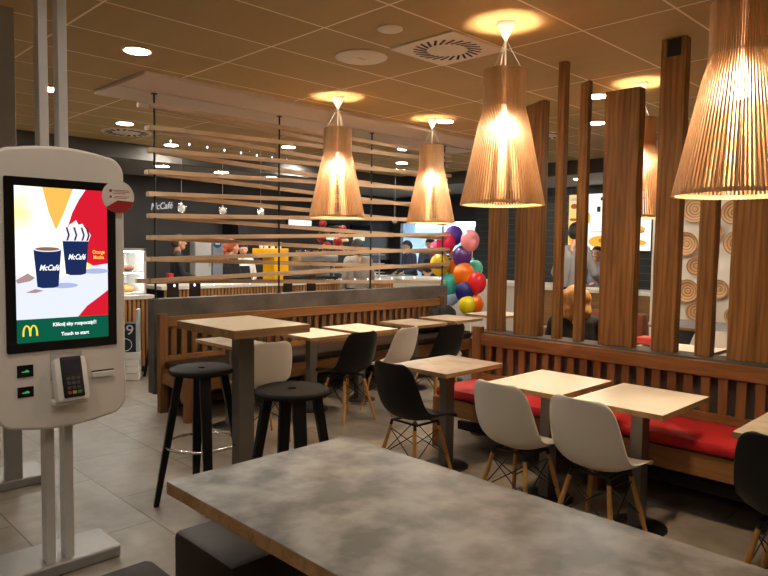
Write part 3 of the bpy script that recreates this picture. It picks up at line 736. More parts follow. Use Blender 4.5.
# card terminal in its recess
mb = MB(); mb.box(-.062, .076, -.003, .002, .945, 1.068, .001); mb.build('terminal_recess', M['grey_plastic'], k)
tm = MB(); Rt = Matrix.Rotation(-.30, 3, 'X'); pv = (0.012, -.03, .95)
tm.box(-.060, .084, -.062, -.003, .845, 1.045, .016, Rt, pv); term = tm.build('card_terminal', M['white_plastic'], k, True)
mb = MB(); mb.box(-.034, .056, -.069, -.060, .862, 1.046, .006, Rt, pv); mb.build('terminal_face', M['black_plastic'], term, True)
mb = MB(); mb.box(-.026, .048, -.0705, -.0685, .968, 1.03, .001, Rt, pv); mb.build('terminal_display', cm('dim_display', rgb(46, 48, 62), .2), term)
for i in range(4):
    for j in range(3):
        mb = MB(); x = -.018 + .021 * j; z = .876 + .021 * i
        mb.box(x, x + .016, -.0715, -.0685, z, z + .014, .001, Rt, pv)
        c = (rgb(160, 50, 40), rgb(190, 160, 50), rgb(60, 130, 70))[j] if i == 0 else rgb(70, 70, 78)
        mb.build('key', cm('key_%d%d' % (i == 0, j if i == 0 else 0), c), term)
mb = MB(); mb.box(-.063, .087, -.05, .002, .835, .862, .006); mb.build('terminal_cradle', M['kiosk_white'], k, True)
mb = MB(); mb.box(.118, .222, -.001, .002, .962, .968); mb.build('receipt_slot', M['vent_dark'], k)
mb = MB(); mb.box(.118, .222, -.012, .002, .936, .960, .002); mb.build('receipt_tray', M['white_plastic'], k)
for z0, z1 in ((.975, 1.028), (.886, .932)):
    mb = MB(); mb.box(-.198, -.133, -.004, .002, z0, z1, .001); p = mb.build('indicator_panel', M['black_gloss'], k)
    mb = MB(); zc = (z0 + z1) / 2; mb.prism([(-.180, zc - .006), (-.150, zc - .006), (-.150, zc - .001), (-.16, zc + .006), (-.17, zc - .001), (-.18, zc - .001)], -.0046, -.004, 'Y'); mb.build('indicator_light', semit('ind_green', (.10, .85, .25, 1), .35), p)
# round advisory sign fixed to the kiosk edge
mb = MB(); mb.prism(ell(.249, 1.785, .076, .076, 40), -.014, -.009, 'Y'); sg = mb.build('round_sign', M['paper'], k)
redp = cm('red_print', rgb(176, 34, 38), .6)
mb = MB(); pts = [(.249 + .0755 * math.cos(a), 1.785 + .0755 * math.sin(a)) for a in [PI + .42 + (PI - .84 + .12) * i / 20 for i in range(21)]]
pts = [(.249 + .0755 * math.cos(a), 1.785 + .0755 * math.sin(a)) for a in [1.5 * PI - .85 + (.85 + 1.3) * i / 20 for i in range(21)]] + [(.245, 1.768)]
mb.prism(pts, -.0146, -.014, 'Y'); mb.build('red_segment', redp, sg)
mb = MB()
for zc, x0, x1 in ((1.815, .222, .300), (1.808, .232, .302), (1.800, .222, .285), (1.786, .232, .300), (1.779, .226, .290)): mb.box(x0, x1, -.0144, -.0140, zc - .0014, zc + .0014)
mb.build('small_print', redp, sg)
mb = MB(); mb.prism(ell(.212, 1.812, .007, .007, 14), -.0146, -.014, 'Y'); mb.prism(ell(.212, 1.784, .006, .006, 14), -.0146, -.014, 'Y'); mb.build('pictograms', redp, sg)
def pole_pair(parent, xs, y, w, z1, m):
    for x in xs:
        mb = MB(); mb.box(x - w / 2, x + w / 2, y - .035, y + .035, .055, z1, .003); mb.build('pole', m, parent)
pole_pair(k, (-.034, .050), .145, .040, CZ, M['alu'])
mb = MB(); mb.prism(rounded(-.30, .285, .07, .36, .03), 0, .058, 'Z'); mb.build('base_plate', M['grey_metal'], k, True, bev=.008)
k2 = thing('ordering_kiosk', 'second kiosk mostly hidden behind the first, its grey pole and base showing', 'kiosk', (1.15, 4.60, 0))
mb = MB(); mb.prism(arch_outline(.26, .80, 1.90, .085, .022), -.13, -.04, 'Y'); mb.build('housing', M['kiosk_white'], k2, True, bev=.012)
mb = MB(); mb.box(.055, .15, -.03, .03, .055, CZ, .003); mb.build('pole', M['grey_metal'], k2)
mb = MB(); mb.prism(rounded(-.30, .32, -.04, .30, .03), 0, .058, 'Z'); mb.build('base_plate', M['grey_metal'], k2, True, bev=.008)

# ------------------------------------------------------------------ coffee counters
def counter(label, x0, x1, y0, y1, zt, front, axis, lip=.04, over=.04, m='batten'):
    t = thing('counter', label, 'counter', ((x0 + x1) / 2, (y0 + y1) / 2, 0)); a, b = (x1 - x0) / 2, (y1 - y0) / 2
    mb = MB(); mb.box(-a, a, -b, b, zt - lip, zt, .004); mb.build('worktop', M['solid_white'], t)
    mb = MB(); mb.box(-a + over, a - over, -b + over, b - over, .08, zt - lip); mb.build('body', M['black_metal'] if m == 'batten' else M[m], t)
    mb = MB(); mb.box(-a + over + .03, a - over - .03, -b + over + .03, b - over - .03, 0, .08); mb.build('plinth', M['black_metal'], t)
    if m == 'batten':
        mb = MB(); n = int((2 * a - 2 * over) / .055)
        for q in range(n):
            x = -a + over + .012 + q * .055; mb.box(x, x + .034, -b + over - .022, -b + over, .08, zt - lip - .002)
        mb.build('battens', M['batten'], t)
    return t
counter('white topped counter with wooden battens carrying the lit pastry case', 1.2, 3.72, 7.75, 8.45, .95, 'y', 'x', .05)
counter('long white coffee counter with wooden battens behind the slat screen', 4.15, 8.7, 8.45, 9.05, 1.0, 'y', 'x', .05)
counter('white order counter with pale grey front right of the balloons', 9.45, 10.15, 5.95, 10.6, 1.0, 'x', 'y', .06, .03, 'grey_front')
counter('second order counter with brown front behind the timber posts', 8.90, 9.50, 3.80, 5.90, 1.0, 'x', 'y', .05, .03, 'brown_front')
# pastry case
pc = thing('pastry_case', 'lit glass pastry case on the left counter', 'display case', (2.85, 8.08, .95))
x0, x1, y0, y1, h = -.80, .80, -.25, .25, .565
mb = MB()
for x in (x0, x1 - .03):
    for y in (y0, y1 - .03): mb.box(x, x + .03, y, y + .03, 0, h)
mb.box(x0, x1, y0, y1, h - .03, h); mb.box(x0, x1, y0, y1, 0, .025); mb.build('frame', M['alu'], pc)
mb = MB(); mb.box(x0 + .03, x1 - .03, y1 - .02, y1 - .01, .025, h - .03); mb.box(x1 - .02, x1 - .014, y0 + .03, y1 - .03, .025, h - .03); mb.build('back_panel', M['white_plastic'], pc)
mb = MB(); mb.box(x0 + .03, x1 - .03, y0 + .03, y1 - .03, .27, .285); mb.build('shelf', M['stainless'], pc)
mb = MB(); mb.box(x0 + .03, x1 - .03, y0 + .004, y0 + .008, .025, h - .03); mb.box(x1 - .012, x1 - .006, y0 + .03, y1 - .03, .025, h - .03); mb.build('glass', M['glass'], pc)
M['case_light'] = emit('case_light', (1, .93, .8, 1), 40.0)
for z in (h - .045, .262):
    mb = MB(); mb.box(x0 + .05, x1 - .05, y0 + .05, y0 + .08, z, z + .012); mb.build('light_strip', M['case_light'], pc)
crust = [cm('crust', rgb(206, 134, 60), .6), cm('crust_dark', rgb(130, 76, 40), .6), cm('icing', rgb(240, 214, 190), .5)]
pk = 0
for zb, nm in ((.975, 'lower'), (1.235, 'upper')):
    for j, x in enumerate((2.95, 3.14, 3.33, 3.50)):
        m_ = crust[(j + (zb > 1.1)) % 3]
        mb = MB()
        if (j + (zb > 1.1)) % 2: mb.lathe([(.001, 0), (.05, 0), (.075, .02), (.08, .045), (.06, .075), (.03, .085), (.001, .088)], 18)
        else: mb.ball((0, 0, .035), .035, 10, (2.2, 1.6, 1.0))
        o = mb.build('pastry', m_, None, True, loc=(x, 8.02, zb))
        tag(o, '%s pastry on the %s shelf of the lit case, %s' % (('golden', 'dark brown', 'pale iced')[(j + (zb > 1.1)) % 3], nm, ('first from the kiosk', 'second from the kiosk', 'third from the kiosk', 'nearest the case end')[j]), 'pastry', 'pastries in the lit case')
# stacked boxes with sign
t = thing('sign_stand', 'stand of white boxes with a dark sign beside the kiosk', 'stand', (3.27, 7.50, 0), -.55)
for q in range(4):
    mb = MB(); mb.box(-.13, .13, -.12, .12, .082 * q + .002, .082 * q + .078, .004); mb.build('box', M['paper'], t)
mb = MB(); mb.box(-.13, .10, -.11, .05, .33, .66, .003); mb.build('sign_board', M['navy'], t)
mb = MB(); mb.box(.10, .135, -.11, .05, .33, .82, .003); mb.build('side_panel', M['cab_grey'], t)
text_mesh('sign_lettering', '09', .16, cm('sign_white', rgb(220, 222, 226), .5), t, (-.01, -.112, .58), (PI / 2, 0, 0), 0, .0005, width=.17)
mb = MB()
for a0 in range(24):
    a, b = 2 * PI * a0 / 24, 2 * PI * (a0 + 1) / 24
    mb.cyl((-.015 + .07 * math.cos(a), -.112, .415 + .07 * math.sin(a)), (-.015 + .07 * math.cos(b), -.112, .415 + .07 * math.sin(b)), .005, n=6)
mb.build('round_emblem', M['sign_white'], t)
# dark narrow bar chairs in front of the coffee counter
def bar_chair(label):
    t = thing('bar_chair', label, 'bar chair', (0, 0, 0), 0, 'dark brown bar chairs along the coffee counter')
    mb = MB(); mb.box(-.12, .12, -.17, .17, .74, .785, .012); mb.build('seat', M['brown_leather'], t, True)
    mb = MB(); mb.box(-.08, .08, -.185, -.155, .86, 1.13, .012); mb.build('backrest', M['brown_leather'], t, True)
    for x in (-.10, .10):
        for y in (-.15, .15):
            mb = MB(); mb.cyl((x * 1.15, y * 1.15, 0), (x * .9, y * .9, .75), .014, n=8); mb.build('leg', M['black_metal'], t)
    mb = MB()
    for x in (-.05, .05): mb.cyl((x, -.15, .76), (x, -.17, .9), .012, n=8)
    mb.build('back_bracket', M['black_metal'], t); return t
bc = bar_chair('dark bar chair at the coffee counter, first behind the left end of the low wall'); bc.location = (4.10, 8.20, 0)
dup(bc, (4.415, 8.20, 0), .0, 'dark bar chair at the coffee counter, second from the left')
dup(bc, (5.94, 8.20, 0), 0, 'dark bar chair at the coffee counter, just right of the second screen rod')
dup(bc, (6.40, 8.20, 0), -.1, 'dark bar chair at the coffee counter, left of the customer in grey')
mb = MB(); mb.box(-.035, .035, -.04, .04, 0, .17, .004); o = mb.build('carton', cm('carton_red', rgb(200, 34, 44), .5), None, loc=(4.34, 8.58, 1.0)); tag(o, 'small red carton at the left end of the coffee counter', 'carton')
# yellow machine
t = thing('drinks_machine', 'bright yellow drinks machine with an overhanging spout on the coffee counter', 'machine', (6.13, 8.72, 1.0))
mb = MB(); mb.prism([(-.06, .025), (.22, .025), (.22, .53), (-.26, .53), (-.26, .43), (-.06, .43)], -.16, .16, 'Y'); mb.build('housing', M['yellow'], t, bev=.012)
mb = MB(); mb.box(-.26, .23, -.17, .17, 0, .025, .004); mb.build('drip_tray', M['black_metal'], t)
mb = MB(); mb.box(-.25, -.07, -.12, .12, .395, .43, .004); mb.cyl((-.2, 0, .35), (-.2, 0, .40), .02); mb.build('spout', M['black_plastic'], t)
mb = MB(); mb.lathe([(.001, 0), (.028, 0), (.042, .10), (.039, .10), (.026, .006), (.001, .006)], 16); cupm = mb.build('paper_cup', M['white_plastic'], None, True, loc=(5.92, 8.70, 1.53))
tag(cupm, 'white cup on top of the yellow machine, first from the left', 'cup', 'white cups on the yellow machine')
for q in range(6):
    c = cupm.copy(); COL.objects.link(c); c.location = (5.92 + .062 * (q + 1), 8.70 + (.05 if q % 2 else -.05), 1.53)
    c['label'] = 'white cup on top of the yellow machine, %s from the left' % ('second', 'third', 'fourth', 'fifth', 'sixth', 'last and farthest')[q]
# espresso machine
t = thing('espresso_machine', 'steel espresso machine right of the yellow machine', 'coffee machine', (6.95, 8.75, 1.0))
mb = MB(); mb.box(-.40, .40, -.02, .24, .05, .42, .02); mb.box(-.40, .40, -.24, .24, .32, .44, .02); mb.build('housing', M['stainless'], t, True)
mb = MB(); mb.box(-.40, .40, -.24, .24, .02, .07, .006); mb.build('drip_tray', M['black_metal'], t)
for x in (-.2, .2):
    mb = MB(); mb.cyl((x, -.13, .26), (x, -.13, .32), .035); mb.cyl((x, -.15, .27), (x, -.30, .25), .013); mb.build('brew_head', M['black_plastic'], t)
for x in (-.36, .36):
    for y in (-.2, .2):
        mb = MB(); mb.cyl((x, y, 0), (x, y, .03), .02); mb.build('foot', M['black_metal'], t)
mb = MB(); mb.lathe([(.001, 0), (.025, 0), (.038, .07), (.035, .07), (.023, .005), (.001, .005)], 16); gl = mb.build('glass_cup', M['clear'], None, True, loc=(6.62, 8.70, 1.44))
tag(gl, 'glass cup on the espresso machine', 'cup', 'glass cups on the espresso machine')
for q in range(1, 8):
    c = gl.copy(); COL.objects.link(c); c.location = (6.62 + .09 * q, 8.70 + .05 * (q % 2), 1.44)
# stainless rack on the counter
t = thing('tray_rack', 'steel tube rack standing on the coffee counter near the customer in grey', 'rack', (8.0, 8.75, 1.0))
for x in (-.55, .55):
    mb = MB(); mb.cyl((x, 0, 0), (x, 0, .46), .014, n=10); mb.build('upright', M['alu'], t)
for z in (.12, .28, .44):
    mb = MB(); mb.box(-.55, .55, -.14, .14, z - .012, z, .002); mb.build('shelf', M['stainless'], t)
# back wall of the coffee bar
text_mesh_sign = thing('wall_sign', 'white coffee shop lettering on the dark wall, upper left', 'sign', (5.60, 11.395, 2.26))
o = text_mesh('lettering', 'McCafé', .17, semit('sign_glow', (.9, .88, .84, 1), .55), text_mesh_sign, (0, -.012, 0), (PI / 2, 0, 0), .35, .008, width=.42)
o.rotation_euler = (PI / 2, -.12, 0)
t = thing('wall_monitor', 'dark monitor high on the coffee bar wall', 'monitor', (6.98, 11.30, 1.76))
mb = MB(); mb.box(-.17, .17, -.02, .02, 0, .28, .004); mb.build('screen', M['black_gloss'], t); mb = MB(); mb.box(-.04, .04, .02, .10, .1, .18); mb.build('bracket', M['black_metal'], t)
t = thing('wall_cabinet', 'pale grey cabinet behind the man in black', 'cabinet', (6.33, 11.29, 0))
mb = MB(); mb.box(-.17, .17, -.09, .1, .05, 1.64, .004); mb.build('body', M['cab_grey'], t)
for z0, z1 in ((.1, .85), (.87, 1.6)):
    mb = MB(); mb.box(-.16, .16, -.105, -.09, z0, z1, .003); dd = mb.build('door', M['cab_grey'], t); mb = MB(); mb.cyl((.12, -.12, (z0 + z1) / 2 - .08), (.12, -.12, (z0 + z1) / 2 + .08), .008, n=8); mb.build('handle', M['chrome'], dd)
mb = MB(); mb.box(-.16, .16, -.08, .1, 0, .05); mb.build('plinth', M['black_metal'], t)
t = thing('wall_cabinet', 'grey cabinet with a round blue emblem beside the red haired woman', 'cabinet', (6.73, 11.29, 0))
mb = MB(); mb.box(-.20, .20, -.09, .1, .05, 1.72, .004); mb.build('body', cm('cab_blue', rgb(140, 148, 158), .5), t)
mb = MB(); mb.prism(ell(-.10, 1.60,   .085, .085, 28), -.102, -.09, 'Y'); em = mb.build('round_emblem', cm('emblem_blue', rgb(28, 66, 140), .5), t)
mb = MB(); mb.box(-.15, -.05, -.104, -.101, 1.585, 1.615); mb.build('emblem_band', M['paper'], em)
mb = MB(); mb.box(-.19, .19, -.08, .1, 0, .05); mb.build('plinth', M['black_metal'], t)
t = thing('light_box', 'white lit panel on the coffee bar wall left of the leftmost lamp', 'light box', (8.68, 11.34, 2.0))
mb = MB(); mb.box(-.32, .32, -.03, .05, 0, .14, .004); mb.build('housing', M['black_metal'], t)
mb = MB(); mb.box(-.30, .30, -.036, -.03, .015, .125); mb.build('diffuser', semit('lightbox', (1, .95, .93, 1), 1.6), t)
for x, l in ((9.55, 'dark wall screen right of the leftmost pendant lamp'), (10.45, 'dark wall screen by the kitchen opening, with a green lit strip')):
    t = thing('wall_monitor', l, 'monitor', (x, 11.33, 1.72)); mb = MB(); mb.box(-.30, .30, -.03, .03, .10, .36, .004); mb.build('screen', M['black_gloss'], t)
    mb = MB(); mb.box(-.25, .10, -.034, -.028, 0.0, .09); mb.build('lit_strip', semit('strip_green', (.75, 1, .85, 1), .9), t)
    mb = MB(); mb.box(-.04, .04, .03, .07, .15, .3); mb.build('bracket', M['black_metal'], t)
# hanging ornaments
def ornament(x, label):
    t = thing('hanging_ornament', label, 'ornament', (x, 8.3, 2.055), 0, 'white bauble ornaments over the coffee counter')
    mb = MB(); mb.ball((0, 0, 0), .07, 12); mb.build('bauble', M['clear'], t, True)
    mb = MB(); mb.ball((0, 0, 0), .05, 8); mb.build('core', M['paper'], t, True)
    mb = MB(); mb.cyl((0, 0, .05), (0, 0, .945), .002, n=5); mb.cyl((0, 0, .05), (0, 0, .075), .012, n=8); mb.build('cord', M['alu'], t)
ornament(4.37, 'white bauble hanging just right of the coffee lettering'); ornament(5.0, 'white bauble hanging second from the coffee lettering')
ornament(5.64, 'white bauble hanging left of the second screen rod'); ornament(8.48, 'white bauble hanging between the two far pendant lamps')
def garland(x, z, label, seed):
    random.seed(seed)
    t = thing('christmas_garland', label, 'decoration', (x, 8.55, z))
    for nm, m_, n in (('red_bauble', cm('xmas_red', rgb(150, 14, 26), .35), 5), ('green_sprig', cm('xmas_green', rgb(38, 52, 30), .8), 7), ('cream_bow', cm('xmas_cream', rgb(222, 196, 160), .6), 2)):
        for q in range(n):
            mb = MB(); c = (random.uniform(-.09, .09), random.uniform(-.06, .06), random.uniform(-.20, .18)); r_ = random.uniform(.05, .085)
            if nm == 'green_sprig':
                for w in range(7):
                    mb.cyl(c, (c[0] + random.uniform(-.1, .1), c[1] + random.uniform(-.06, .06), c[2] + random.uniform(-.1, .06)), .012, .003, 6)
            elif nm == 'cream_bow':
                mb.ball((c[0] - .04, c[1] - .05, c[2] - .12), .03, 8, (1.6, .6, 1)); mb.ball((c[0] + .04, c[1] - .05, c[2] - .12), .03, 8, (1.6, .6, 1))
            else: mb.ball(c, r_, 10)
            mb.build(nm, m_, t, True)
    mb = MB(); mb.cyl((0, 0, .1), (0, 0, 2.78 - z), .003, n=5); mb.build('cord', M['black_metal'], t)
garland(7.05, 1.77, 'red Christmas decoration with green sprigs below the leftmost lamp, left one', 3)
garland(7.42, 1.74, 'red Christmas decoration with green sprigs below the leftmost lamp, right one', 5)

# ------------------------------------------------------------------ kitchen
t = thing('extractor_hood', 'bright steel extractor hood at the top of the kitchen opening', 'hood', (14.2, 10.9, 1.95))
mb = MB(); mb.prism([(-.6, 0), (.6, 0), (.6, .75), (-.2, .75), (-.6, .2)], -2.2, 1.6, 'Y'); mb.build('canopy', M['stainless'], t)
t = thing('kitchen_unit', 'steel kitchen worktop with dark fryers seen through the opening', 'kitchen unit', (14.4, 10.6, 0))
mb = MB(); mb.box(-.4, .5, -2.2, 2.2, .08, .92, .004); mb.build('body', M['stainless'], t)
for y in (-1.6, -.6, .4, 1.4):
    mb = MB(); mb.box(-.35, .4, y - .35, y + .35, .92, 1.38, .01); fr = mb.build('fryer', M['black_plastic'], t)
    mb = MB(); mb.box(-.356, -.35, y - .2, y + .2, 1.22, 1.32); mb.build('display', semit('disp_green', (.2, .9, .55, 1), .9), fr)
mb = MB(); mb.box(-.35, .45, -2.15, 2.15, 0, .08); mb.build('plinth', M['black_metal'], t)
t = thing('kitchen_shelf', 'steel shelf with boxes in the kitchen opening', 'shelf', (12.75, 10.3, 0))
for y in (-.95, .95):
    for x in (-.2, .2):
        mb = MB(); mb.cyl((x, y, 0), (x, y, 1.72), .015, n=8); mb.build('upright', M['alu'], t)
for z in (1.0, 1.35, 1.70):
    mb = MB(); mb.box(-.22, .22, -.98, .98, z - .02, z, .003); mb.build('shelf', M['stainless'], t)
for y, z, w, h_, c, l in ((10.9, 1.35, .25, .2, rgb(40, 44, 50), 'dark box on the kitchen shelf, left'), (10.35, 1.35, .2, .16, rgb(206, 146, 50), 'amber box on the kitchen shelf, middle'), (9.75, 1.35, .3, .2, rgb(36, 42, 46), 'dark box on the kitchen shelf, right'), (10.7, 1.0, .4, .18, rgb(212, 216, 220), 'pale box on the lower kitchen shelf')):
    mb = MB(); mb.box(-.15, .15, -w / 2, w / 2, 0, h_, .008); o = mb.build('storage_box', cm('bx%d' % int(c[0] * 1000), c), None, loc=(12.75, y, z)); tag(o, l, 'box', 'boxes on the kitchen shelf')
for y, l in ((9.9, 'green lined tray on the order counter'), ):
    t = thing('serving_tray', l, 'tray', (9.8, 9.35, 1.0), .1)
    mb = MB(); mb.box(-.17, .17, -.24, .24, 0, .012, .004); mb.build('tray', M['black_plastic'], t); mb = MB(); mb.box(-.14, .14, -.2, .2, .012, .014); mb.build('paper_liner', cm('liner_green', rgb(90, 190, 120), .6), t)
t = thing('till', 'dark till on the order counter beside the tray', 'till', (9.85, 9.95, 1.0), .2)
mb = MB(); mb.box(-.12, .12, -.12, .12, 0, .06, .01); mb.build('base', M['black_plastic'], t); mb = MB(); mb.box(-.015, .015, -.16, .16, .06, .32, .006, Matrix.Rotation(.3, 3, 'Y'), (0, 0, .06)); mb.build('screen', M['black_gloss'], t)
for x, y in ((13.2, 9.6), (13.2, 11.2), (13.2, 12.8)):
    t = thing('kitchen_light', 'white lit ceiling panel in the kitchen', 'ceiling light', (x, y, 2.78), 0, 'kitchen ceiling panels')
    mb = MB(); mb.box(-.6, .6, -.3, .3, -.03, 0); mb.build('frame', M['white_plastic'], t); mb = MB(); mb.box(-.57, .57, -.27, .27, -.034, -.03); mb.build('diffuser', M['kitchen_light'], t)

# ------------------------------------------------------------------ menu boards
def menu(y0, y1, label, bg, items):
    t = thing('menu_board', label, 'menu board', (11.6, (y0 + y1) / 2, 1.55), 0, 'lit menu boards'); w = (y1 - y0) / 2
    mb = MB(); mb.box(-.07, 0, -w, w, 0, 1.09, .004); mb.build('frame', M['black_plastic'], t)
    mb = MB(); mb.box(-.073, -.07, -w + .02, w - .02, .02, 1.07); s_ = mb.build('lit_panel', bg, t)
    for kind, y, z, a, b, c in items:
        nm = 'scr_m%d' % (abs(hash(c)) % 99999)
        mm = semit('menu_%.2f_%.2f_%.2f' % c[:3], c, 1.1)
        if kind == 'e': flat('food_picture', ell(-y, z, a, b, 20), mm, s_, -.0735, 'X', .0008)
        else: flat('printed_block', [(-y - a, z - b), (-y + a, z - b), (-y + a, z + b), (-y - a, z + b)], mm, s_, -.0735 if kind == 'r' else -.0742, 'X', .0008)
    return t
OR, YE, BK, BR, WH, GY = (.85, .42, .05, 1), (.95, .62, .16, 1), (.03, .03, .03, 1), (.32, .10, .04, 1), (1, .96, .88, 1), (.5, .45, .4, 1)
menu(6.36, 6.62, 'orange lit menu board, leftmost of the three', semit('menu_bg1', (.95, .60, .20, 1), 1.1), [('e', .0, .85, .07, .05, BR), ('e', .0, .60, .09, .03, BR), ('e', .0, .64, .07, .03, YE), ('r', 0, .98, .08, .03, GY), ('e', 0, .25, .09, .15, OR)])
menu(5.53, 6.34, 'white lit menu board with dark cup picture, middle of the three', semit('menu_bg2', (1, .93, .78, 1), 1.3),
     [('r', .1, .97, .12, .03, BK), ('r', .12, .91, .07, .02, BK), ('r', -.05, .78, .035, .05, BK), ('e', .15, .6, .12, .07, YE), ('r', 0, .36, .2, .010, GY), ('e', 0, .18, .24, .11, OR), ('e', .05, .2, .09, .05, BR), ('e', -.25, .62, .04, .1, OR)])
menu(4.97, 5.50, 'white lit menu board with burger picture, rightmost of the three', semit('menu_bg2', (1, .93, .78, 1), 1.3),
     [('r', .05, .72, .04, .05, BK), ('e', .0, .40, .14, .06, OR), ('e', .0, .36, .13, .03, BR), ('e', .05, .16, .12, .05, OR), ('r', 0, .95, .2, .02, GY)])

# ------------------------------------------------------------------ dishes on the white wall
DG = 'round turned wooden dishes on the white wall'
def dish(y, z, R, label):
    t = MB(); ring = [(.001, -.035)]
    n = 6
    prof = [(.001, -.020), (R * .12, -.022), (R * .14, -.012), (R * .34, -.012), (R * .36, -.020), (R * .6, -.022), (R * .62, -.030), (R * .93, -.048), (R, -.046), (R * .98, -.03), (R * .7, 0), (.001, 0)]
    t.lathe(prof, 40, axis='X'); o = t.build('wall_dish', M['dish'], None, True, loc=(8.6, y, z), ang=.4); tag(o, label, 'dish', DG)
s_ = 8.6 / 7.6
for y, z, R, l in ((2.80, 2.033, .155, 'large wooden wall dish at the top left, beside the post with the bracket'), (2.40, 1.985, .13, 'wooden wall dish at the top right, under the largest lamp'),
                   (2.879, 1.648, .135, 'wooden wall dish half behind the post with the bracket, below the top left dish'), (2.762, 1.406, .10, 'small wooden wall dish half behind the narrow post'),
                   (2.845, 1.126, .13, 'large wooden wall dish low on the left, just above the grey table'), (2.515, 1.166, .105, 'wooden wall dish low on the right, just right of the narrow post'),
                   (2.36, 1.661, .13, 'wooden wall dish half behind the broad right post'), (2.741, .90, .11, 'wooden wall dish lowest, behind the grey table'), (2.36, .885, .09, 'wooden wall dish at the lowest right, by the broad post'),
                   (2.60, 1.775, .115, 'wooden wall dish mostly behind the narrow post, level with its middle')):
    dish(y * s_, 1.56 + (z - 1.56) * s_, R * s_, l)

# ------------------------------------------------------------------ sofa, tray, coat, balloons
t = thing('booth_seat', 'dark grey booth seat below the dish wall, behind the grey table', 'booth seat', (8.42, 2.3, 0))
mb = MB(); mb.box(-.16, .17, -.9, .95, .06, .68, .02); mb.build('upholstery', cm('booth_grey', rgb(72, 72, 74), .7), t, True)
mb = MB(); mb.box(-.13, .15, -.86, .9, 0, .06); mb.build('plinth', M['black_metal'], t)
t = thing('sofa', 'chestnut leather booth sofa behind the timber posts', 'sofa', (7.25, 3.42, 0), 0)
mb = MB(); mb.box(-.30, .35, -.40, .50, .08, .46, .04); mb.build('seat', M['sofa'], t, True)
mb = MB(); mb.box(-.42, -.26, -.42, .52, .08, .90, .05); mb.build('backrest', M['sofa'], t, True)
mb = MB(); mb.box(-.36, .30, -.36, .46, 0, .08); mb.build('plinth', M['black_metal'], t)
bistro_table('small dark edged table behind the timber posts, with a blue tray', 'table', .6, .6, 'laminate2', (6.45, 3.55, 0))
t = thing('serving_tray', 'bright blue tray on the table behind the posts', 'tray', (6.50, 3.40, .74), .2)
mb = MB(); mb.box(-.14, .14, -.16, .16, 0, .016, .005); mb.build('tray', cm('tray_blue', rgb(70, 150, 235), .4), t)
mb = MB(); mb.box(-.08, .08, -.12, .12, .012, .075, .02); o = mb.build('handbag', cm('bag_red', rgb(200, 70, 60), .6), None, True, loc=(5.70, 2.42, .74)); tag(o, 'small red pouch on the cream table behind the posts', 'bag')
random.seed(11)
mb = MB()
for c, r_, s3 in (((0, 0, .12), .17, (1.3, .75, .75)), ((.20, .02, .17), .16, (1.2, .7, 1.0)), ((-.27, -.03, .10), .12, (1.7, .8, .8)), ((.30, 0, .12), .10, (1.0, .8, 1.2)), ((.05, .03, .24), .10, (1.5, .6, .8))): mb.ball(c, r_, 14, s3)
co_ = mb.build('coat', M['cloth_black'], None, True, loc=(6.50, 5.585, .485))
def remesh(o, vox, smooth=3):
    md = o.modifiers.new('r', 'REMESH'); md.mode = 'VOXEL'; md.voxel_size = vox; md.use_smooth_shade = True
    if smooth: sm = o.modifiers.new('s', 'SMOOTH'); sm.iterations = smooth; sm.factor = .5
    dg = bpy.context.evaluated_depsgraph_get(); me = bpy.data.meshes.new_from_object(o.evaluated_get(dg))
    old = o.data; o.modifiers.clear(); o.data = me; bpy.data.meshes.remove(old); return o
remesh(co_, .02, 2)
for v in co_.data.vertices:
    p = v.co; n_ = math.sin(p.x * 41 + p.z * 23) * math.sin(p.y * 37 - p.z * 31 + p.x * 11); v.co = p * (1 + .05 * n_)
    if v.co.z < .004: v.co.z = .004
tag(co_, 'black coat bundled on the far bench below the balloons', 'coat')
BG = 'bunch of coloured balloons at the end of the low wall'
kx = 7.40 / 7.2
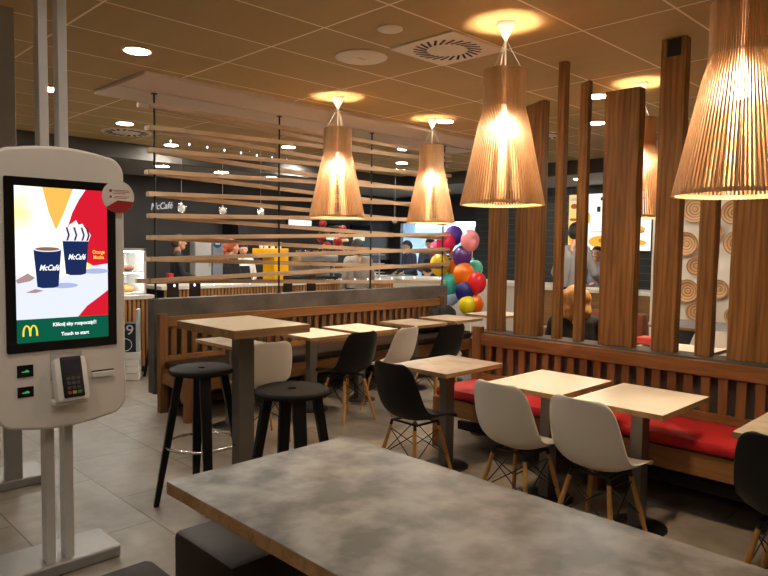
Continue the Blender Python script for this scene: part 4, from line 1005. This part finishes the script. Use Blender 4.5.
for y, z, r_, c, dx, l in ((6.134, 1.33, .155, rgb(240, 196, 30), -.05, 'large yellow balloon at the left of the bunch'), (6.03, 1.641, .145, rgb(226, 36, 84), .0, 'crimson pink balloon in the upper left of the bunch'),
                           (5.888, 1.745, .135, rgb(74, 40, 140), .12, 'violet balloon at the very top of the bunch'), (5.606, 1.67, .14, rgb(244, 148, 160), .0, 'light pink balloon at the top right of the bunch'),
                           (5.739, 1.449, .145, rgb(80, 36, 120), .0, 'dark purple balloon in the upper middle, below the light pink one'), (5.698, 1.203, .16, rgb(246, 120, 20), -.04, 'orange balloon in the middle of the bunch'),
                           (5.943, 1.053, .15, rgb(60, 172, 158), .0, 'teal balloon at the lower left, above the end of the wall'), (5.511, 1.290, .12, rgb(92, 196, 172), .22, 'teal balloon at the right, half behind the orange one'),
                           (5.472, 1.103, .14, rgb(222, 34, 40), .0, 'red balloon at the right of the bunch'), (5.674, .969, .145, rgb(36, 36, 120), -.08, 'navy blue balloon in the lower middle'),
                           (5.498, .815, .13, rgb(240, 110, 22), .02, 'orange balloon low on the right, under the red one'), (5.634, .79, .125, rgb(226, 206, 30), -.12, 'yellow balloon at the very bottom of the bunch'),
                           (5.902, .872, .10, rgb(150, 178, 220), .02, 'pale blue balloon at the lower left, beside the navy one'), (5.86, 1.29, .13, rgb(240, 128, 30), .20, 'orange balloon behind, between the yellow and purple ones'),
                           (6.20, 1.545, .12, rgb(230, 70, 110), .20, 'pink balloon behind, at the left edge of the bunch')):
    t = thing('balloon', l, 'balloon', (7.40 + dx, y * (7.4 + dx) / 7.2, 1.56 + (z - 1.56) * (7.4 + dx) / 7.2), 0, BG)
    rr = r_ * 1.02
    mb = MB(); prof = []
    for q in range(17):
        a = -PI / 2 + PI * q / 16; prof.append((max(.001, rr * .92 * math.cos(a) * (1 + .06 * math.sin(a))), rr * 1.08 * math.sin(a)))
    mb.lathe(prof, 24); mb.build('skin', cm('balloon_%d_%d_%d' % tuple(int(99 * q) for q in c[:3]), c, .22, var=.01), t, True)
    mb = MB(); mb.cyl((0, 0, -rr * 1.07), (0, 0, -rr * 1.07 - .02), .004, .012, 8); mb.build('knot', cm('balloon_%d_%d_%d' % tuple(int(99 * q) for q in c[:3]), c), t)
t = thing('balloon_stand', 'thin stand holding the bunch of balloons together', 'stand', (7.66, 5.92, 0))
mb = MB(); mb.lathe([(.001, .03), (.12, .025), (.14, .01), (.14, 0), (.001, 0)], 24); mb.build('base', M['black_metal'], t); mb = MB(); mb.cyl((0, 0, .02), (0, 0, 1.75), .008, n=8); mb.build('pole', M['white_plastic'], t)

# ------------------------------------------------------------------ people
import numpy as np
def person(label, loc, rz, top, bottom, hair_c, hair='short', H=1.72, arms=None, seated=False, lean=0.0, headturn=0.0, headtilt=0.0, cap=None, apron=None, group=None, skin='skin', bulk=1.0):
    """faces local +Y, x to the viewer's right when seen from behind"""
    t = thing('person', label, 'person', loc, rz, group)
    prims = []
    def cap_(tagn, a, ra, b, rb): prims.append((tagn, Vector(a), ra, Vector(b), rb))
    def lv(p):   # lean of the upper body about the hips
        x, y, z = p; hz = .95; dz = z - hz
        return Vector((x, y + math.sin(lean) * dz, hz + math.cos(lean) * dz)) if dz > 0 else Vector(p)
    def ub(tagn, a, ra, b, rb): cap_(tagn, lv(a), ra, lv(b), rb)
    B = bulk
    # pelvis and torso as side by side capsules (wider than deep)
    for sx in (-1, 1):
        cap_('bottom', (sx * .065, 0, .90), .105 * B, (sx * .075, 0, 1.0), .10 * B)
        ub('top', (sx * .07, 0, 1.0), .102 * B, (sx * .085, .005, 1.28), .112 * B)
        ub('top', (sx * .085, .005, 1.28), .112 * B, (sx * .11, -.005, 1.385), .085 * B)
        ub('top', (sx * .03, 0, 1.43), .055, (sx * .165, -.005, 1.41), .065 * B)
        if seated:
            hip, kn, an, toe = (sx * .09, 0, .93), (sx * .11, .44, .95), (sx * .11, .46, .54), (sx * .115, .60, .47)
        else:
            hip, kn, an, toe = (sx * .09, 0, .90), (sx * .10, .025, .50), (sx * .10, -.01, .09), (sx * .115, .14, .035)
        cap_('bottom', hip, .088 * B, kn, .06); cap_('bottom', kn, .06, an, .042)
        cap_('shoe', (an[0], an[1] - .02, an[2] - .045), .045, toe, .034)
        a = (arms or {}).get('R' if sx > 0 else 'L', ((sx * .235, -.03, 1.14), (sx * .245, .09, .92)))
        sh = lv((sx * .175, -.005, 1.40)); el = lv(a[0]) if a[0][2] > .95 else Vector(a[0]); wr = Vector(a[1]) if a[1][2] < .96 else lv(a[1])
        cap_('top', sh, .062 * B, el, .046 * B); cap_('top', el, .046 * B, el.lerp(wr, .88), .034 * B); cap_('skin', el.lerp(wr, .8), .029, wr, .026)
        dr = (wr - el).normalized(); side = dr.cross(Vector((0, 0, 1)));
        side = side.normalized() if side.length > .05 else Vector((1, 0, 0)); up = side.cross(dr)
        pe = wr + dr * .075; cap_('skin', wr, .024, pe + side * .02, .020); cap_('skin', wr, .024, pe - side * .02, .020)
        for q, fl in enumerate((.068, .078, .072, .056)):
            b0 = pe + side * (.033 - .022 * q); b1 = b0 + dr * fl * .5 - up * .008; b2 = b1 + dr * fl * .36 - up * .022
            cap_('skin', b0, .0095, b1, .009); cap_('skin', b1, .009, b2, .008)
        ts = side * (-sx); th0 = wr + dr * .025 + ts * .022; th1 = th0 + dr * .032 + ts * .024; cap_('skin', th0, .012, th1, .010); cap_('skin', th1, .010, th1 + dr * .03 + ts * .004, .009)
    ub('skin', (0, -.01, 1.42), .055, (0, .015, 1.54), .052)
    hc = lv((0, .03, 1.615))
    RH = Matrix.Rotation(headturn, 3, 'Z') @ Matrix.Rotation(-headtilt - lean * .6, 3, 'X')
    def hp(x, y, z): return hc + RH @ Vector((x, y, z))
    def hd(tagn, a, ra, b, rb): cap_(tagn, hp(*a), ra, hp(*b), rb)
    hd('skin', (0, -.02, .025), .088, (0, .018, .025), .086); hd('skin', (0, .02, .0), .076, (0, .034, -.06), .056); hd('skin', (0, .03, -.06), .05, (0, .052, -.085), .030)
    hd('skin', (0, .088, .012), .010, (0, .113, -.020), .013)
    for sx in (-1, 1): hd('skin', (sx * .085, -.002, .015), .014, (sx * .088, -.004, -.022), .010)
    for sx in (-1, 1): hd('skin', (sx * .034, .072, -.022), .024, (sx * .034, .07, -.03), .022)
    hd('lip', (-.020, .079, -.056), .0085, (.020, .079, -.056), .0085)
    if apron: pass
    sc_ = H / 1.72
    mb = MB()
    for tg, a, ra, b, rb in prims:
        mb.ball(a, ra, 8); mb.ball(b, rb, 8)
        if (b - a).length > 1e-4: mb.cyl(a, b, ra, rb, 14)
    body = mb.build('body', M[skin], t, True); remesh(body, .0085, 3)
    me = body.data; n = len(me.polygons)
    tags = ['skin', 'top', 'bottom', 'shoe', 'lip']
    me.materials.clear()
    for m_ in (M[skin], top, bottom, M['black_plastic'], M['lip']): me.materials.append(m_)
    cen = np.zeros(n * 3); me.polygons.foreach_get('center', cen); cen = cen.reshape(-1, 3)
    best = np.full(n, 1e9); idx = np.zeros(n, dtype=np.int32)
    for tg, a, ra, b, rb in prims:
        A = np.array(a); D = np.array(b) - A; L2 = max(1e-9, D @ D); tt = np.clip(((cen - A) @ D) / L2, 0, 1)
        ds = np.linalg.norm(cen - (A + tt[:, None] * D), axis=1) - (ra + (rb - ra) * tt)
        ds = ds - (.004 if tg in ('top', 'lip') else 0)
        k_ = ds < best; best[k_] = ds[k_]; idx[k_] = tags.index(tg)
    me.polygons.foreach_set('material_index', idx)
    for sx in (-1, 1):
        mb = MB(); mb.ball(hp(sx * .034, .0885, .014), .0115, 8); e_ = mb.build('eye', M['black_plastic'], t, True)
    # hair
    mb = MB()
    def hb(p, r_, s3=(1, 1, 1)):
        mb.ball(hp(*p), r_, 12, s3)
    hb((0, -.022, .045), .098); hb((0, .005, .062), .088); hb((0, -.05, .01), .085)
    if hair == 'long':
        for x, y, z, r_ in ((-.075, -.03, -.02, .04), (.075, -.03, -.02, .04), (-.085, -.03, -.09, .038), (.085, -.03, -.09, .038), (0, -.08, -.08, .07), (-.06, -.075, -.16, .055), (.06, -.075, -.16, .055), (0, -.09, -.2, .06), (-.085, -.02, -.19, .034), (.085, -.02, -.19, .034), (-.04, -.09, -.27, .045), (.05, -.085, -.27, .042)): hb((x, y, z), r_)
    if hair == 'wide':
        for x, y, z, r_ in ((-.07, -.03, .03, .085), (.07, -.03, .03, .085), (0, -.06, .06, .10), (-.10, -.03, -.06, .06), (.10, -.03, -.06, .06), (-.07, -.09, -.08, .085), (.07, -.09, -.08, .085), (-.12, -.04, -.15, .05), (.10, -.04, -.15, .05), (-.06, -.10, -.19, .075), (.06, -.10, -.19, .075), (.02, -.11, -.28, .055), (.09, -.09, -.28, .045), (-.12, -.07, -.27, .045)): hb((x, y, z), r_)
    if hair == 'tail':
        hb((0, -.12, .03), .045); hb((0, -.145, -.03), .04); hb((0, -.15, -.10), .032)
    if hair == 'bob':
        for x in (-.08, .08): hb((x, -.02, -.02), .035); hb((x, -.025, -.07), .032)
        hb((0, -.075, -.05), .065)
    hm = mb.build('hair', hair_c, t, True); remesh(hm, .012, 9 if hair == 'wide' else 2)
    if cap:
        mb = MB(); mb.ball(hp(0, -.01, .075), .100, 12, (1, 1.05, .62)); mb.ball(hp(0, .115, .065), .075, 10, (1, .9, .12)); cp = mb.build('cap', cap, t, True); remesh(cp, .012, 2)
    if apron:
        mb = MB(); pts = [(-.13, .70), (.13, .70), (.14, 1.05), (.10, 1.32), (-.10, 1.32), (-.14, 1.05)]
        mb.prism(pts, .112 * B, .124 * B, 'Y'); ap = mb.build('apron', apron, t)
    if abs(sc_ - 1) > .002:
        for c in t.children:
            for_v = c.data.vertices
            for v in for_v: v.co *= sc_
    if seated:
        for c in t.children:
            for v in c.data.vertices: v.co.z -= .44 * sc_
    return t
black_h = cm('hair_black', rgb(30, 24, 20), .6); brown_h = cm('hair_brown', rgb(60, 38, 24), .6); red_h = cm('hair_red', rgb(170, 76, 36), .55); blond_h = wood('hair_blond', rgb(170, 118, 62), rgb(226, 180, 114), 'Z', 14, .5)
blk = cm('cloth_dark', rgb(34, 34, 38), .85); gry = cm('knit_grey', rgb(142, 140, 142), .9, var=.08, scale=90); wht = cm('shirt_white', rgb(214, 212, 214), .8); navy = cm('shirt_navy', rgb(66, 74, 96), .8); lbl = cm('shirt_paleblue', rgb(150, 160, 184), .8); jac = cm('jacket_grey', rgb(150, 144, 136), .85); trs = cm('trousers_dark', rgb(30, 30, 34), .85)
fwd = lambda s, z=1.05, y=.30: {'R': ((.23, .05, 1.12), (.14 * s, y, z)), 'L': ((-.23, .05, 1.12), (-.14 * s, y, z))}
person('man in black behind the coffee counter at the far left', (5.11, 9.85, 0), -PI / 2 - .35, blk, trs, brown_h, 'short', 1.70, fwd(1), headtilt=-.1)
person('red haired woman in a dark waistcoat behind the coffee counter', (5.77, 9.33, 0), -PI / 2 - .15, blk, trs, red_h, 'tail', 1.63, fwd(1), headtilt=-.12)
person('woman in white facing the red haired woman by the yellow machine', (6.50, 10.13, 0), PI - .3, wht, trs, black_h, 'bob', 1.58, fwd(1), apron=blk)
person('customer in a grey jacket with dark hair standing at the coffee counter', (6.98, 7.62, 0), -.35, jac, trs, black_h, 'bob', 1.66, None, bulk=1.18)
person('kitchen worker in a navy shirt and cap, left of the two', (10.62, 9.86, 0), PI / 2 - .2, navy, trs, black_h, 'short', 1.70, fwd(1), cap=navy, lean=.15)
person('kitchen worker in dark apron, right of the two, next to the balloons', (10.62, 9.33, 0), PI / 2 + .6, navy, trs, black_h, 'short', 1.74, fwd(.6), cap=blk, apron=blk)
person('tall man in a grey jumper leaning at the order counter, seen from behind', (7.95, 4.47, 0), -PI / 2 - .25, gry, trs, black_h, 'short', 1.90, {'R': ((.27, .06, 1.14), (.20, .32, 1.0)), 'L': ((-.27, -.04, 1.14), (-.26, .10, .95))}, lean=.06)
person('server in a pale blue shirt behind the brown fronted counter', (9.85, 5.08, 0), PI / 2 + .1, lbl, trs, brown_h, 'tail', 1.60, {'R': ((.24, .12, 1.15), (.10, .36, 1.12)), 'L': ((-.24, .12, 1.15), (-.12, .36, 1.14))}, lean=.12, headtilt=-.3)
person('blonde woman in black seated behind the timber posts, seen from behind', (5.28, 2.93, 0), -.9, blk, trs, blond_h, 'wide', 1.64, {'R': ((.24, .08, 1.12), (.12, .34, 1.08)), 'L': ((-.24, .08, 1.12), (-.12, .34, 1.08))}, seated=True, lean=.12, headtilt=-.35, bulk=1.1)
t = thing('upholstered_stool', 'brown stool under the blonde woman behind the ledge', 'stool', (5.28, 2.93, 0), -.9)
mb = MB(); mb.box(-.2, .2, -.2, .2, .05, .37, .02); mb.build('upholstery', M['sofa'], t, True)
for sx in (-1, 1):
    for sy in (-1, 1):
        mb = MB(); mb.cyl((sx * .15, sy * .15, 0), (sx * .15, sy * .15, .06), .018, n=10); mb.build('foot', M['black_metal'], t)

# ------------------------------------------------------------------ unseen ceiling lights: likely downlights out of frame, plus added fill
def lamp(x, y, e, size=.18):
    l = bpy.data.lights.new('unseen_ceiling_light', 'AREA'); l.shape = 'DISK'; l.size = size; l.energy = e; l.color = (1.0, .93, .80); l.spread = 2.4
    o = bpy.data.objects.new('unseen_ceiling_light', l); COL.objects.link(o); o.location = (x, y, CZ - .012); return o
for x, y in ((2.2, 2.5), (1.0, 3.7 - 1.2), (1.0, .7), (-.2, 2.5), (2.2, .1), (-.6, 4.9)): lamp(x, y, 2.6)
lamp(7.45, 2.25, 7); lamp(-1.0, .9, 12)  # hidden lamp for the bright dish wall; unseen fill added to brighten the kiosk
w = bpy.data.worlds.new('world'); w.use_nodes = True; sc.world = w
bgn = w.node_tree.nodes['Background']; bgn.inputs[0].default_value = (1.0, .82, .62, 1); bgn.inputs[1].default_value = .02
vs = sc.view_settings; vs.view_transform = 'Standard'; vs.look = 'None'; vs.exposure = 0.52; vs.gamma = 1.0; vs.use_curve_mapping = False
try:
    sc.cycles.use_denoising = True; sc.cycles.max_bounces = 8; sc.cycles.transparent_max_bounces = 12; sc.cycles.use_light_tree = True
except Exception: pass
